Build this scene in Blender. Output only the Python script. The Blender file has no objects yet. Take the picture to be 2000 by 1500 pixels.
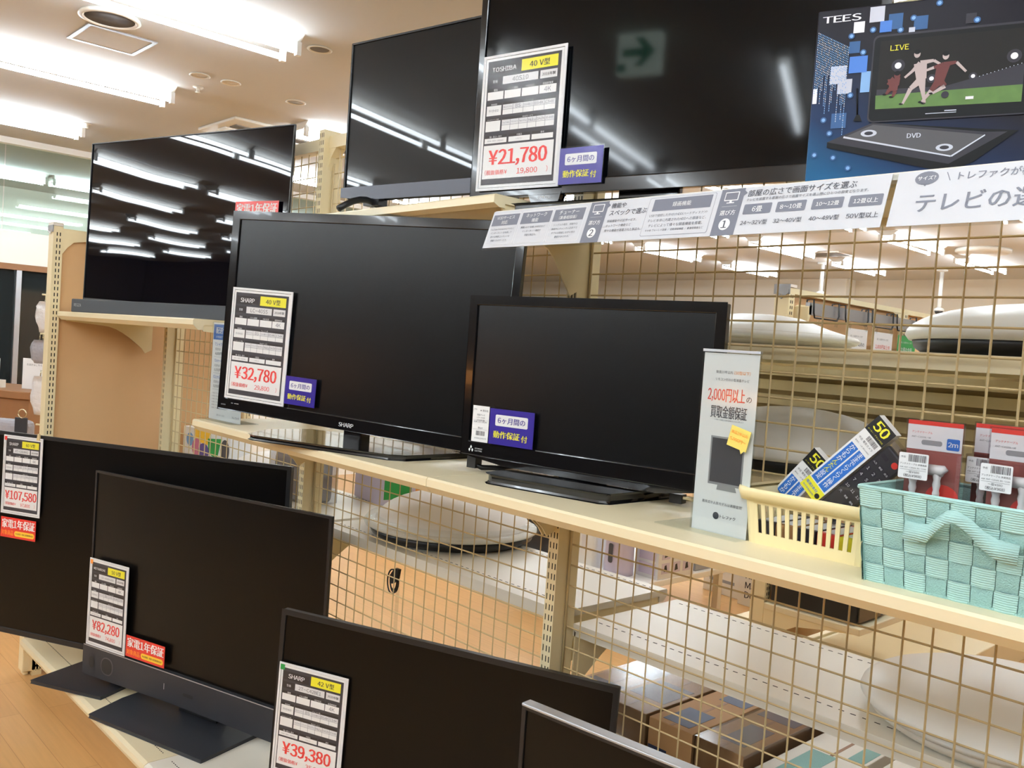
import bpy, math, random
from mathutils import Matrix, Vector

random.seed(7)
SC = bpy.context.scene
COL = SC.collection
rad = math.radians

# ------------------------------------------------------------------ camera
CAM = Vector((0.938, -1.582, 1.5095))
_y, _p, _r, _f = -0.8165, -0.0392, 0.0699, 1740.0
fwd = Vector((math.sin(_y)*math.cos(_p), math.cos(_y)*math.cos(_p), math.sin(_p)))
rgt = Vector((math.cos(_y), -math.sin(_y), 0))
upv = rgt.cross(fwd)
R_ = rgt*math.cos(_r) + upv*math.sin(_r)
U_ = upv*math.cos(_r) - rgt*math.sin(_r)
cd = bpy.data.cameras.new('camera'); cam = bpy.data.objects.new('camera', cd); COL.objects.link(cam)
cam.matrix_world = Matrix(((R_.x, U_.x, -fwd.x, CAM.x), (R_.y, U_.y, -fwd.y, CAM.y), (R_.z, U_.z, -fwd.z, CAM.z), (0, 0, 0, 1)))
cd.sensor_width = 36; cd.sensor_fit = 'HORIZONTAL'; cd.lens = _f*36/2000; cd.clip_start = 0.05; cd.clip_end = 60
SC.camera = cam

# ------------------------------------------------------------------ world, exposure
w = bpy.data.worlds.new('world'); SC.world = w; w.use_nodes = True
w.node_tree.nodes['Background'].inputs[0].default_value = (0.02, 0.02, 0.022, 1)
w.node_tree.nodes['Background'].inputs[1].default_value = 1.0
SC.view_settings.view_transform = 'Standard'
SC.view_settings.look = 'None'
SC.view_settings.gamma = 1
SC.view_settings.use_curve_mapping = False
SC.view_settings.exposure = 0.36
SC.cycles.use_denoising = True
SC.cycles.max_bounces = 7
SC.cycles.diffuse_bounces = 4
SC.cycles.glossy_bounces = 3
SC.cycles.transparent_max_bounces = 16
SC.cycles.caustics_reflective = False
SC.cycles.caustics_refractive = False
SC.cycles.sample_clamp_indirect = 6

TUBE_POWER = 30.0

# ------------------------------------------------------------------ materials
def lin(c):
    return tuple(((x/255)/12.92 if x/255 <= 0.04045 else (((x/255)+0.055)/1.055)**2.4) for x in c) + (1,)

def mat(name, rgb, rough=0.5, metal=0.0, spec=0.5, emit=None, es=1.0, bump=None, bscale=80, bstr=0.1, var=0.0, vscale=6.0, coat=0.0):
    m = bpy.data.materials.new(name); m.use_nodes = True
    nt = m.node_tree; b = nt.nodes['Principled BSDF']
    b.inputs['Base Color'].default_value = lin(rgb)
    b.inputs['Roughness'].default_value = rough
    b.inputs['Metallic'].default_value = metal
    b.inputs['Specular IOR Level'].default_value = spec
    b.inputs['Coat Weight'].default_value = coat
    if emit:
        b.inputs['Emission Color'].default_value = lin(emit); b.inputs['Emission Strength'].default_value = es
    if var or bump:
        tc = nt.nodes.new('ShaderNodeTexCoord')
    if var:
        n = nt.nodes.new('ShaderNodeTexNoise'); n.inputs['Scale'].default_value = vscale; n.inputs['Detail'].default_value = 4
        mx = nt.nodes.new('ShaderNodeMix'); mx.data_type = 'RGBA'
        a = lin(rgb); mx.inputs['A'].default_value = tuple(x*(1-var) for x in a[:3])+(1,); mx.inputs['B'].default_value = tuple(min(1, x*(1+var)) for x in a[:3])+(1,)
        nt.links.new(tc.outputs['Object'], n.inputs['Vector']); nt.links.new(n.outputs['Fac'], mx.inputs['Factor']); nt.links.new(mx.outputs['Result'], b.inputs['Base Color'])
    if bump:
        if bump == 'noise':
            t = nt.nodes.new('ShaderNodeTexNoise'); t.inputs['Scale'].default_value = bscale; t.inputs['Detail'].default_value = 3; o = t.outputs['Fac']
        else:
            t = nt.nodes.new('ShaderNodeTexWave'); t.inputs['Scale'].default_value = bscale; t.bands_direction = bump; t.inputs['Distortion'].default_value = 1.2; t.inputs['Detail Scale'].default_value = 3; o = t.outputs['Fac']
        bp = nt.nodes.new('ShaderNodeBump'); bp.inputs['Strength'].default_value = bstr; bp.inputs['Distance'].default_value = 0.01
        nt.links.new(tc.outputs['Object'], t.inputs['Vector']); nt.links.new(o, bp.inputs['Height']); nt.links.new(bp.outputs['Normal'], b.inputs['Normal'])
    return m

def clear_mat(name, rgb=(255, 255, 255), tint=(255, 255, 255), gloss=0.12, rough=0.08):
    m = bpy.data.materials.new(name); m.use_nodes = True
    nt = m.node_tree; nt.nodes.clear()
    out = nt.nodes.new('ShaderNodeOutputMaterial'); tr = nt.nodes.new('ShaderNodeBsdfTransparent'); gl = nt.nodes.new('ShaderNodeBsdfGlossy')
    lw = nt.nodes.new('ShaderNodeLayerWeight'); lw.inputs['Blend'].default_value = 0.05
    ad = nt.nodes.new('ShaderNodeMath'); ad.operation = 'MULTIPLY_ADD'; ad.use_clamp = True; ad.inputs[1].default_value = 0.12; ad.inputs[2].default_value = gloss
    mx = nt.nodes.new('ShaderNodeMixShader')
    tr.inputs['Color'].default_value = lin(tint); gl.inputs['Color'].default_value = lin(rgb); gl.inputs['Roughness'].default_value = rough
    nt.links.new(lw.outputs['Facing'], ad.inputs[0]); nt.links.new(ad.outputs[0], mx.inputs[0]); nt.links.new(tr.outputs[0], mx.inputs[1]); nt.links.new(gl.outputs[0], mx.inputs[2]); nt.links.new(mx.outputs[0], out.inputs[0])
    return m

def wood_floor():
    m = bpy.data.materials.new('floor_wood'); m.use_nodes = True
    nt = m.node_tree; b = nt.nodes['Principled BSDF']; b.inputs['Roughness'].default_value = 0.32
    tc = nt.nodes.new('ShaderNodeTexCoord')
    br = nt.nodes.new('ShaderNodeTexBrick'); br.inputs['Scale'].default_value = 1.0
    br.inputs['Brick Width'].default_value = 0.9; br.inputs['Row Height'].default_value = 0.1; br.inputs['Mortar Size'].default_value = 0.0012; br.offset = 0.37
    br.inputs['Color1'].default_value = lin((214, 168, 112)); br.inputs['Color2'].default_value = lin((208, 161, 106)); br.inputs['Mortar'].default_value = lin((184, 136, 86))
    mp = nt.nodes.new('ShaderNodeMapping'); mp.inputs['Scale'].default_value = (1.5, 22, 1)
    no = nt.nodes.new('ShaderNodeTexNoise'); no.inputs['Scale'].default_value = 3; no.inputs['Detail'].default_value = 5
    cr = nt.nodes.new('ShaderNodeValToRGB'); cr.color_ramp.elements[0].color = (0.78, 0.76, 0.72, 1); cr.color_ramp.elements[1].color = (1.08, 1.05, 1.0, 1)
    mx = nt.nodes.new('ShaderNodeMix'); mx.data_type = 'RGBA'; mx.blend_type = 'MULTIPLY'; mx.inputs['Factor'].default_value = 0.8
    nt.links.new(tc.outputs['Object'], br.inputs['Vector']); nt.links.new(tc.outputs['Object'], mp.inputs['Vector']); nt.links.new(mp.outputs[0], no.inputs['Vector'])
    nt.links.new(no.outputs['Fac'], cr.inputs[0]); nt.links.new(br.outputs['Color'], mx.inputs['A']); nt.links.new(cr.outputs[0], mx.inputs['B']); nt.links.new(mx.outputs['Result'], b.inputs['Base Color'])
    return m

def art_blue():
    m = bpy.data.materials.new('printed_blue_art'); m.use_nodes = True
    nt = m.node_tree; b = nt.nodes['Principled BSDF']; b.inputs['Roughness'].default_value = 0.28; b.inputs['Specular IOR Level'].default_value = 0.15
    tc = nt.nodes.new('ShaderNodeTexCoord'); sp = nt.nodes.new('ShaderNodeSeparateXYZ')
    ma = nt.nodes.new('ShaderNodeMath'); ma.operation = 'MULTIPLY_ADD'; ma.inputs[1].default_value = 0.55
    cr = nt.nodes.new('ShaderNodeValToRGB'); e = cr.color_ramp.elements
    e[0].position = 0.02; e[0].color = lin((24, 84, 126)); e[1].position = 0.24; e[1].color = lin((22, 18, 28))
    k = e.new(0.10); k.color = lin((18, 42, 80))
    nt.links.new(tc.outputs['Object'], sp.inputs[0]); nt.links.new(sp.outputs['X'], ma.inputs[0]); nt.links.new(sp.outputs['Z'], ma.inputs[2]); nt.links.new(ma.outputs[0], cr.inputs[0]); nt.links.new(cr.outputs[0], b.inputs['Base Color'])
    return m

def screen_mat(name, rgb, rough, rough2=None, wave=0.0, spec=0.5):
    m = mat(name, rgb, rough, spec=spec)
    nt = m.node_tree; b = nt.nodes['Principled BSDF']
    if rough2 is not None:      # a clear coat over a matte panel: sharp image plus a soft glow
        b.inputs['Coat Weight'].default_value = 0.7; b.inputs['Coat Roughness'].default_value = rough2; b.inputs['Coat IOR'].default_value = 1.4
    if wave:
        tc = nt.nodes.new('ShaderNodeTexCoord'); n = nt.nodes.new('ShaderNodeTexNoise'); n.inputs['Scale'].default_value = 1.7; n.inputs['Detail'].default_value = 0.5
        bp = nt.nodes.new('ShaderNodeBump'); bp.inputs['Strength'].default_value = wave; bp.inputs['Distance'].default_value = 0.1
        nt.links.new(tc.outputs['Object'], n.inputs['Vector']); nt.links.new(n.outputs['Fac'], bp.inputs['Height']); nt.links.new(bp.outputs['Normal'], b.inputs['Normal'])
    return m

M = {}
M['cream'] = mat('cream_painted_steel', (238, 222, 180), 0.35, var=0.03)
M['cream_board'] = mat('cream_shelf_board', (232, 218, 182), 0.38, var=0.03)
M['white_board'] = mat('white_shelf_board', (232, 226, 212), 0.32, var=0.02)
M['slot'] = mat('slot_shade', (40, 32, 22), 0.9)  # dark tone painted in for the shade inside slots and holes
M['wire'] = mat('cream_wire', (206, 184, 138), 0.4)
M['peach'] = mat('peach_back_board', (214, 172, 124), 0.6, var=0.03)
M['floor'] = wood_floor()
M['ceil'] = mat('ceiling_paint', (205, 204, 203), 0.85, var=0.015, vscale=1)
M['wallw'] = mat('white_wall_paint', (240, 236, 226), 0.8, var=0.015, vscale=2)
M['wallc'] = mat('cream_wall_paint', (226, 216, 198), 0.8, var=0.015, vscale=2)
M['walld'] = mat('tan_wall_paint', (104, 92, 80), 0.8, var=0.02, vscale=2)
M['white'] = mat('white_plastic', (240, 240, 236), 0.35)
M['whitepaint'] = mat('white_enamel', (238, 236, 230), 0.4)
M['offwhite'] = mat('off_white_plastic', (226, 220, 208), 0.4)
M['greyp'] = mat('grey_plastic', (150, 150, 152), 0.45)
M['dgrey'] = mat('dark_grey', (70, 68, 72), 0.5)
M['blackg'] = mat('gloss_black_plastic', (14, 14, 16), 0.12, coat=0.3)
M['blackm'] = mat('matte_black_plastic', (22, 22, 24), 0.4)
M['blackt'] = mat('charcoal_plastic', (38, 40, 46), 0.45)
M['tube'] = mat('lit_tube', (255, 255, 255), 0.5, emit=(234, 246, 255), es=TUBE_POWER)
M['paper'] = mat('white_paper', (238, 238, 238), 0.55)
M['paper2'] = mat('pale_paper', (226, 226, 228), 0.55)
M['bpaper'] = mat('banner_paper', (206, 207, 212), 0.45)
M['noteyellow'] = mat('pale_yellow_note', (232, 212, 104), 0.5)
M['ink'] = mat('dark_ink', (58, 55, 60), 0.6)
M['inkd'] = mat('darker_ink', (44, 38, 38), 0.6)
M['inkb'] = mat('grey_blue_ink', (112, 114, 126), 0.5)
M['inkt'] = mat('text_ink', (74, 76, 84), 0.6)
M['yellow'] = mat('lemon_print', (238, 230, 50), 0.5)
M['red'] = mat('red_print', (222, 62, 58), 0.5)
M['redcard'] = mat('red_card_print', (218, 58, 48), 0.35)
M['orange'] = mat('orange_print', (250, 150, 50), 0.5)
M['gold'] = mat('gold_print', (250, 200, 60), 0.5)
M['navy'] = mat('violet_blue_print', (50, 38, 140), 0.3)
M['blue'] = mat('blue_print', (40, 105, 190), 0.4)
M['lblue'] = mat('light_blue_print', (120, 165, 215), 0.4)
M['sblue'] = mat('sign_blue_print', (78, 120, 196), 0.4)
M['green'] = mat('green_print', (40, 150, 70), 0.5)
M['grass'] = mat('grass_print', (78, 112, 46), 0.5, var=0.25, vscale=60)
M['pink'] = mat('pink_print', (206, 120, 150), 0.5)
M['purple'] = mat('purple_print', (96, 78, 140), 0.45, var=0.2, vscale=30)
M['lilac'] = mat('lilac_print', (206, 196, 216), 0.5)
M['art'] = art_blue()
M['acr'] = clear_mat('clear_acrylic', gloss=0.03, tint=(246, 248, 248))
M['case'] = clear_mat('clear_case', gloss=0.012, tint=(252, 252, 252), rough=0.12)
M['blister'] = clear_mat('clear_blister', gloss=0.09, tint=(244, 242, 244), rough=0.1)
M['film'] = clear_mat('shrink_film', gloss=0.16, tint=(220, 220, 222), rough=0.12)
M['glass'] = clear_mat('window_glass', gloss=0.04, tint=(232, 242, 238), rough=0.01)
M['darkglass'] = mat('dark_window_glass', (30, 36, 38), 0.05, spec=0.6)
M['alu'] = mat('aluminium', (190, 192, 196), 0.3, metal=0.8)
M['silver'] = mat('silver_plastic', (176, 180, 186), 0.3, metal=0.5)
M['steel'] = mat('brushed_steel', (160, 164, 170), 0.3, metal=0.7)
M['basket'] = mat('cream_basket_plastic', (238, 222, 172), 0.4)
M['tealh'] = mat('teal_webbing_ribbed', (172, 212, 206), 0.85, bump='Z', bscale=110, bstr=0.35)
M['tealv'] = mat('teal_webbing_plain', (150, 190, 184), 0.9, bump='noise', bscale=500, bstr=0.4)
M['card'] = mat('brown_cardboard', (170, 128, 84), 0.75, var=0.08, vscale=12)
M['cardblue'] = mat('blue_grey_box_print', (84, 90, 112), 0.6)
M['carddark'] = mat('dark_blue_box_print', (34, 42, 74), 0.6)
M['woodo'] = mat('orange_wood', (206, 138, 66), 0.45, var=0.08, vscale=4)
M['rackd'] = mat('dark_brown_board', (52, 40, 32), 0.6, var=0.1)
M['gun'] = mat('gunmetal_trim', (58, 58, 62), 0.25, metal=0.7)
M['woodd'] = mat('brown_wood', (140, 96, 58), 0.5, var=0.12, vscale=9)
M['redcase'] = mat('red_brown_insert', (150, 84, 76), 0.4)
M['acgrey'] = mat('vent_grey', (110, 104, 98), 0.6)
M['spk'] = mat('speaker_cloth', (92, 90, 92), 0.9)
M['exit'] = mat('exit_sign_panel', (225, 240, 228), 0.4, emit=(225, 245, 232), es=2.4)
M['exitg'] = mat('exit_sign_green', (0, 110, 70), 0.4, emit=(0, 120, 78), es=1.8)
M['bagw'] = mat('white_bag_film', (222, 220, 220), 0.3, bump='noise', bscale=30, bstr=0.8)
M['bagg'] = mat('grey_bag', (150, 148, 154), 0.5, bump='noise', bscale=25, bstr=0.8)
M['skin'] = mat('print_player_light', (176, 160, 158), 0.5)
M['player'] = mat('print_player_dark', (90, 26, 22), 0.5)
M['printblack'] = mat('print_black', (20, 20, 22), 0.35, spec=0.15)
M['printgrey'] = mat('print_grey', (54, 53, 60), 0.35, spec=0.15)
M['printlight'] = mat('print_light_grey', (196, 200, 214), 0.35, spec=0.15)
M['printwhite'] = mat('print_white', (240, 240, 250), 0.35, spec=0.15)
M['printblue'] = mat('print_mid_blue', (58, 92, 138), 0.35, spec=0.15)
M['printnight'] = mat('print_night', (30, 27, 26), 0.35, spec=0.15)
M['lampshade'] = mat('orange_lamp_shade', (240, 160, 80), 0.6, emit=(255, 170, 80), es=3.0)
M['copper'] = mat('plug_metal', (200, 190, 160), 0.25, metal=1)
M['scr_gloss'] = screen_mat('screen_gloss_film', (8, 8, 9), 0.42, 0.02, spec=0.12)
M['scr_wave'] = screen_mat('screen_mirror', (7, 7, 14), 0.02, wave=0.035, spec=0.3)
M['scr_a'] = screen_mat('screen_semi_gloss', (7, 9, 12), 0.055, spec=0.28)
M['scr_matte'] = screen_mat('screen_matte_grey', (9, 10, 12), 0.24, spec=0.46)
M['scr_dark'] = screen_mat('screen_matte_dark', (10, 8, 7), 0.3, spec=0.22)

# ------------------------------------------------------------------ mesh builder
_glyph = {}; _txt = {}
LET = bpy.data.scenes.new('lettering')          # letters are outlined in an empty scene of their own, removed at the end
def glyph(ch):
    if ch not in _glyph:
        c = bpy.data.curves.new('letter', 'FONT'); c.body = ch; c.resolution_u = 2; c.fill_mode = 'FRONT'
        o = bpy.data.objects.new('letter', c); LET.collection.objects.link(o)
        vl = LET.view_layers[0]; vl.update(); e = o.evaluated_get(vl.depsgraph); me = e.to_mesh()
        vs = [(v.co.x, v.co.y) for v in me.vertices]; fs = [tuple(p.vertices) for p in me.polygons]
        e.to_mesh_clear(); bpy.data.objects.remove(o); bpy.data.curves.remove(c)
        _glyph[ch] = (vs, fs)
    return _glyph[ch]
def text_geo(s, bold):
    """Latin letters and digits use the full-width face of the same font, set tight"""
    if s in _txt: return _txt[s]
    V = []; F = []; x = 0.0
    for ch in s:
        if ch == ' ': x += 0.3; continue
        a = 0x21 <= ord(ch) <= 0x7e
        g = chr(ord(ch)+0xfee0) if a else ('\uffe5' if ch in '\u00a5\uffe5' else ch)
        vs, fs = glyph(g)
        if not vs: x += 0.3; continue
        x0 = min(v[0] for v in vs); x1 = max(v[0] for v in vs); n = len(V)
        tight = a or g == '\uffe5'
        if tight: dx = x-x0+0.035; adv = x1-x0+0.085
        else: dx = x; adv = 1.0
        V += [(v[0]+dx, v[1], 0) for v in vs]; F += [tuple(n+q for q in f) for f in fs]; x += adv
    if not V: V = [(0, 0, 0)]
    xs = [v[0] for v in V]; ys = [v[1] for v in V]
    _txt[s] = (V, F, min(xs), max(xs), min(ys), max(ys))
    return _txt[s]

class MB:
    def __init__(s, T=None):
        s.v = []; s.f = []; s.mi = []; s.sm = []; s.mats = []; s.T = T
    def add(s, vs, fs, m, smooth=False, T=None):
        if m not in s.mats: s.mats.append(m)
        i = s.mats.index(m); n = len(s.v)
        if T is not None: vs = [T @ Vector(v) for v in vs]
        if s.T is not None: vs = [s.T @ Vector(v) for v in vs]
        s.v += [tuple(v) for v in vs]
        for f in fs:
            s.f.append(tuple(n+a for a in f)); s.mi.append(i); s.sm.append(smooth)
    def box(s, a, b, m, T=None):
        x0, y0, z0 = a; x1, y1, z1 = b
        s.add([(x0, y0, z0), (x1, y0, z0), (x1, y1, z0), (x0, y1, z0), (x0, y0, z1), (x1, y0, z1), (x1, y1, z1), (x0, y1, z1)],
              [(3, 2, 1, 0), (4, 5, 6, 7), (0, 1, 5, 4), (1, 2, 6, 5), (2, 3, 7, 6), (3, 0, 4, 7)], m, T=T)
    def poly(s, pts, m, T=None):
        s.add(pts, [tuple(range(len(pts)))], m, T=T)
    def pr(s, pts, y, m):           # flat polygon on a card: (x, z) points at depth y
        s.add([(x, y, z) for x, z in pts], [tuple(range(len(pts)))], m)
    def rect(s, x0, z0, x1, z1, y, m):
        s.pr([(x0, z0), (x1, z0), (x1, z1), (x0, z1)], y, m)
    def rrect(s, x0, z0, x1, z1, r, y, m):
        p = []
        for cx, cz, a0 in ((x1-r, z1-r, 0), (x0+r, z1-r, 90), (x0+r, z0+r, 180), (x1-r, z0+r, 270)):
            for k in range(5):
                a = rad(a0+k*22.5); p.append((cx+r*math.cos(a), cz+r*math.sin(a)))
        s.pr(p, y, m)
    def disc(s, cx, cz, rx, y, m, rz=None, n=20):
        rz = rx if rz is None else rz
        s.pr([(cx+rx*math.cos(2*math.pi*k/n), cz+rz*math.sin(2*math.pi*k/n)) for k in range(n)], y, m)
    def prism(s, poly, d0, d1, m, ax='y', T=None):
        n = len(poly)
        mk = {'y': lambda p, d: (p[0], d, p[1]), 'z': lambda p, d: (p[0], p[1], d), 'x': lambda p, d: (d, p[0], p[1])}[ax]
        vs = [mk(p, d0) for p in poly] + [mk(p, d1) for p in poly]
        fs = [tuple(range(n)), tuple(range(2*n-1, n-1, -1))] + [(k, (k+1) % n, n+(k+1) % n, n+k) for k in range(n)]
        s.add(vs, fs, m, T=T)
    def tube(s, pts, r, m, n=8, closed=False):
        pts = [Vector(p) for p in pts]; N = len(pts); vs = []; ref = None
        for i, p in enumerate(pts):
            a = pts[i-1] if (i > 0 or closed) else p; b = pts[(i+1) % N] if (i < N-1 or closed) else p
            t = (b-a).normalized()
            if ref is None: ref = Vector((0, 0, 1)) if abs(t.z) < 0.9 else Vector((1, 0, 0))
            u = t.cross(ref).normalized(); v = u.cross(t).normalized(); ref = v
            rr = r[i] if isinstance(r, (list, tuple)) else r
            vs += [p + (u*math.cos(2*math.pi*k/n)+v*math.sin(2*math.pi*k/n))*rr for k in range(n)]
        fs = []
        for i in range(N if closed else N-1):
            j = (i+1) % N
            fs += [(i*n+k, i*n+(k+1) % n, j*n+(k+1) % n, j*n+k) for k in range(n)]
        if not closed: fs += [tuple(range(n-1, -1, -1)), tuple((N-1)*n+k for k in range(n))]
        s.add(vs, fs, m, smooth=n > 4)
    def lathe(s, prof, m, n=48, T=None):
        vs = []; fs = []
        for r, z in prof: vs += [(r*math.cos(2*math.pi*k/n), r*math.sin(2*math.pi*k/n), z) for k in range(n)]
        for i in range(len(prof)-1): fs += [(i*n+k, i*n+(k+1) % n, (i+1)*n+(k+1) % n, (i+1)*n+k) for k in range(n)]
        fs += [tuple(range(n-1, -1, -1)), tuple((len(prof)-1)*n+k for k in range(n))]
        s.add(vs, fs, m, smooth=True, T=T)
    def text(s, t, x0, z0, x1, z1, y, m, bold=0.0, align='c', stretch=False, T=None):   # fitted into a box on a card
        vs, fs, a, b, c, d = text_geo(t, 0)
        W = max(b-a, 1e-6); H = max(d-c, 0.55)
        k = min((x1-x0)/W, (z1-z0)/H); kx = kz = k
        if stretch: kx = (x1-x0)/W; kz = (z1-z0)/H
        ox = {'c': (x0+x1)/2-kx*(a+b)/2, 'l': x0-kx*a, 'r': x1-kx*b}[align]
        oz = (z0+z1)/2-kz*(c+d)/2
        for q in ((0,) if not bold else (-1, 0, 1)):
            s.add([(ox+kx*(v[0]+q*bold*1.3), y-0.00002*(q+1), oz+kz*v[1]) for v in vs], fs, m, T=T)
    def build(s, name, parent=None, bevel=0, seg=2, loc=None, rz=None, auto=False):
        me = bpy.data.meshes.new(name); me.from_pydata(s.v, [], s.f); me.update()
        for m in s.mats: me.materials.append(m)
        me.polygons.foreach_set('material_index', s.mi); me.polygons.foreach_set('use_smooth', s.sm)
        o = bpy.data.objects.new(name, me); COL.objects.link(o)
        if parent is not None: o.parent = parent
        if loc is not None: o.location = loc
        if rz is not None: o.rotation_euler = (0, 0, rz)
        if bevel:
            b = o.modifiers.new('bevel', 'BEVEL'); b.width = bevel; b.segments = seg; b.limit_method = 'ANGLE'; b.angle_limit = rad(40)
        return o

def tag(o, label, cat, group=None, kind=None):
    o['label'] = label; o['category'] = cat
    if group: o['group'] = group
    if kind: o['kind'] = kind
    return o
def thing(name, label, cat, loc=(0, 0, 0), rz=0.0, group=None, mw=None):
    o = bpy.data.objects.new(name, None); COL.objects.link(o); o.empty_display_size = 0.05
    o.location = loc; o.rotation_euler = (0, 0, rz)
    if mw is not None: o.matrix_world = mw
    return tag(o, label, cat, group)
def struct(mb, name, **k):
    o = mb.build(name, **k); o['kind'] = 'structure'; return o
def copy_tree(o, parent=None):
    c = o.copy(); COL.objects.link(c)
    if parent is not None: c.parent = parent
    for ch in list(o.children): copy_tree(ch, c)
    return c
def Tm(x, y, z): return Matrix.Translation((x, y, z))
def Rz(a): return Matrix.Rotation(a, 4, 'Z')
def Ry(a): return Matrix.Rotation(a, 4, 'Y')
def Rx(a): return Matrix.Rotation(a, 4, 'X')

# ------------------------------------------------------------------ room shell
CE = 2.96; FX, FY = -16, -14
b = MB(); b.box((FX, FY, -0.1), (5, 13, 0), M['floor']); struct(b, 'floor')
b = MB(); b.box((FX, FY, CE), (5, 13, CE+0.1), M['ceil']); struct(b, 'ceiling')
b = MB(); b.box((FX, 11.6, 0), (-5.7, 12.1, CE), M['wallw']); b.box((-5.7, 11.9, 0), (5, 12.1, CE), M['wallc']); struct(b, 'wall_back')
b = MB(); b.box((FX, FY-0.1, 0), (5, FY, CE), M['walld']); struct(b, 'wall_front')
b = MB(); b.box((5, FY, 0), (5.1, 13, CE), M['walld']); struct(b, 'wall_right')
b = MB(); b.box((FX-0.1, FY, 0), (FX, 13, CE), M['walld']); struct(b, 'wall_outer')
LX = -7.4
b = MB()
b.box((LX-0.12, -4, 1.93), (LX, 5, 2.12), M['wallw']); b.box((LX-0.12, -4, 2.12), (LX-0.02, 5, 2.2), M['wallw'])
b.box((LX-0.1, 2.5, 0), (LX, 5, 1.93), M['wallw'])
struct(b, 'wall_left')
b = MB(); b.box((-10.7, -4, 0), (-10.6, 5, CE), M['wallw']); struct(b, 'wall_hall')
b = MB(); b.box((LX-0.06, -4, CE-0.05), (LX+0.03, 5, CE), M['whitepaint']); struct(b, 'trim_1')
w1 = bpy.data.objects.new('window_1', None); COL.objects.link(w1); w1['kind'] = 'structure'
for k in range(4):
    b = MB(); b.box((LX-0.055, -4+k*2.25-0.13*(k > 0), 2.2), (LX-0.045, -4+(k+1)*2.25-0.14, CE-0.05), M['glass']); b.build('pane', w1)
w2 = bpy.data.objects.new('window_2', None); COL.objects.link(w2); w2['kind'] = 'structure'
b = MB()
for yy in (-4.0, -2.6, -1.2, 0.5, 2.1, 2.48): b.box((LX-0.07, yy-0.02, 0), (LX+0.0, yy+0.02, 1.9), M['alu'])
b.box((LX-0.07, -4, 1.88), (LX+0.01, 2.5, 1.93), M['woodd']); b.build('window_frame', w2)
for a, c in ((-4, -2.6), (-2.6, -1.2), (-1.2, 0.5), (0.5, 2.1), (2.1, 2.48)):
    b = MB(); b.box((LX-0.05, a+0.02, 0), (LX-0.04, c-0.02, 1.88), M['darkglass']); b.build('pane', w2)

# ------------------------------------------------------------------ ceiling fixtures
def ceiling_lamp():
    t = thing('fluorescent_lamp', '', 'ceiling lamp', (0, 0, CE), 0, 'fluorescent ceiling lamps')
    b = MB(); b.prism([(-0.115, 0), (0.115, 0), (0.05, -0.05), (-0.05, -0.05)], 0, 1.25, M['whitepaint']); b.build('lamp_housing', t)
    for sx in (-1, 1):
        b = MB(); b.tube([(sx*0.075, 0.035, -0.078), (sx*0.075, 1.215, -0.078)], 0.0145, M['tube'], n=8); b.build('lamp_tube', t)
        for e in (0, 1):
            b = MB(); b.box((sx*0.075-0.012, e*1.225, -0.1), (sx*0.075+0.012, e*1.225+0.025, -0.035), M['white']); b.build('lamp_socket', t)
    return t
NAMED = {(-3.13, -0.65): 'largest lit ceiling lamp, at top left above the round speaker', (-4.65, -0.65): 'lit ceiling lamp below the square hatch at top left', (-6.3, -0.65): 'lit ceiling lamp at left edge, lowest of the large three',
         (-4.65, 1.5): 'lit ceiling lamp half hidden by the television on curved feet', (-6.3, 1.5): 'lit ceiling lamp low behind the mirror-like television corner',
         (-4.65, 5.4): 'lit ceiling lamp behind net, nearest the banner and post', (-6.3, 7.25): 'lit ceiling lamp behind net, below the lamp nearest the post', (-6.3, 9.2): 'small lit ceiling lamp behind net by the white wall',
         (-4.65, 7.25): 'lit ceiling lamp behind net left of the grey ceiling vent', (-4.65, 9.2): 'lit ceiling lamp behind net by the left security camera', (-3.13, 7.25): 'large lit ceiling lamp behind net right of the grey vent',
         (-3.13, 9.2): 'lit ceiling lamp behind net by the right security camera', (-9.2, -0.1): 'lit lamp behind the high glass panes, left one', (-9.2, 1.2): 'lit lamp behind the high glass panes, right one'}
spots = [(X, Y) for X in (-6.3, -4.65, -3.13, -1.75, -0.48, 0.9) for Y in (-6.2, -4.67, -3.40, -0.65, 1.5, 3.5, 5.4, 7.25, 9.2) if not (X == -0.48 and -5 < Y < 0) and not (X == -1.75 and Y == -0.65)]
spots += [(X, Y) for X in (0.2, 1.9, 3.4) for Y in (-6.2, -4.67, -3.4, -2.05)] + [(-9.2, Y) for Y in (-3.2, -1.4, -0.1, 1.2, 2.5, 3.8)]  # unseen front rows and extra hall lamps, added to brighten shelves and hall
spots += [(X, Y) for X in (-7.85, -9.4, -10.95, -12.5, -14.05) for Y in (-6.2, -8.2, -10.2, -12.2)] + [(X, Y) for X in (-6.3, -4.65, -3.13, -1.75) for Y in (-8.2, -10.2, -12.2)]
proto = ceiling_lamp()
for i, (X, Y) in enumerate(spots):
    o = proto if i == 0 else copy_tree(proto)
    o.location = (X, Y, CE)
    o['label'] = NAMED.get((X, Y), 'lit twin-tube ceiling lamp out of view, for screen reflections and added fill light')
t = thing('fluorescent_lamp', 'lit single-tube ceiling lamp mirrored as thin line in the upper right television', 'ceiling lamp', (-0.54, -3.85, CE), rad(-5), 'fluorescent ceiling lamps')
b = MB(); b.box((-0.03, 0, -0.04), (0.03, 1.25, 0), M['whitepaint']); b.build('lamp_housing', t)
b = MB(); b.tube([(0, 0.035, -0.075), (0, 1.215, -0.075)], 0.013, M['tube'], n=8); b.build('lamp_tube', t)

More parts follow.
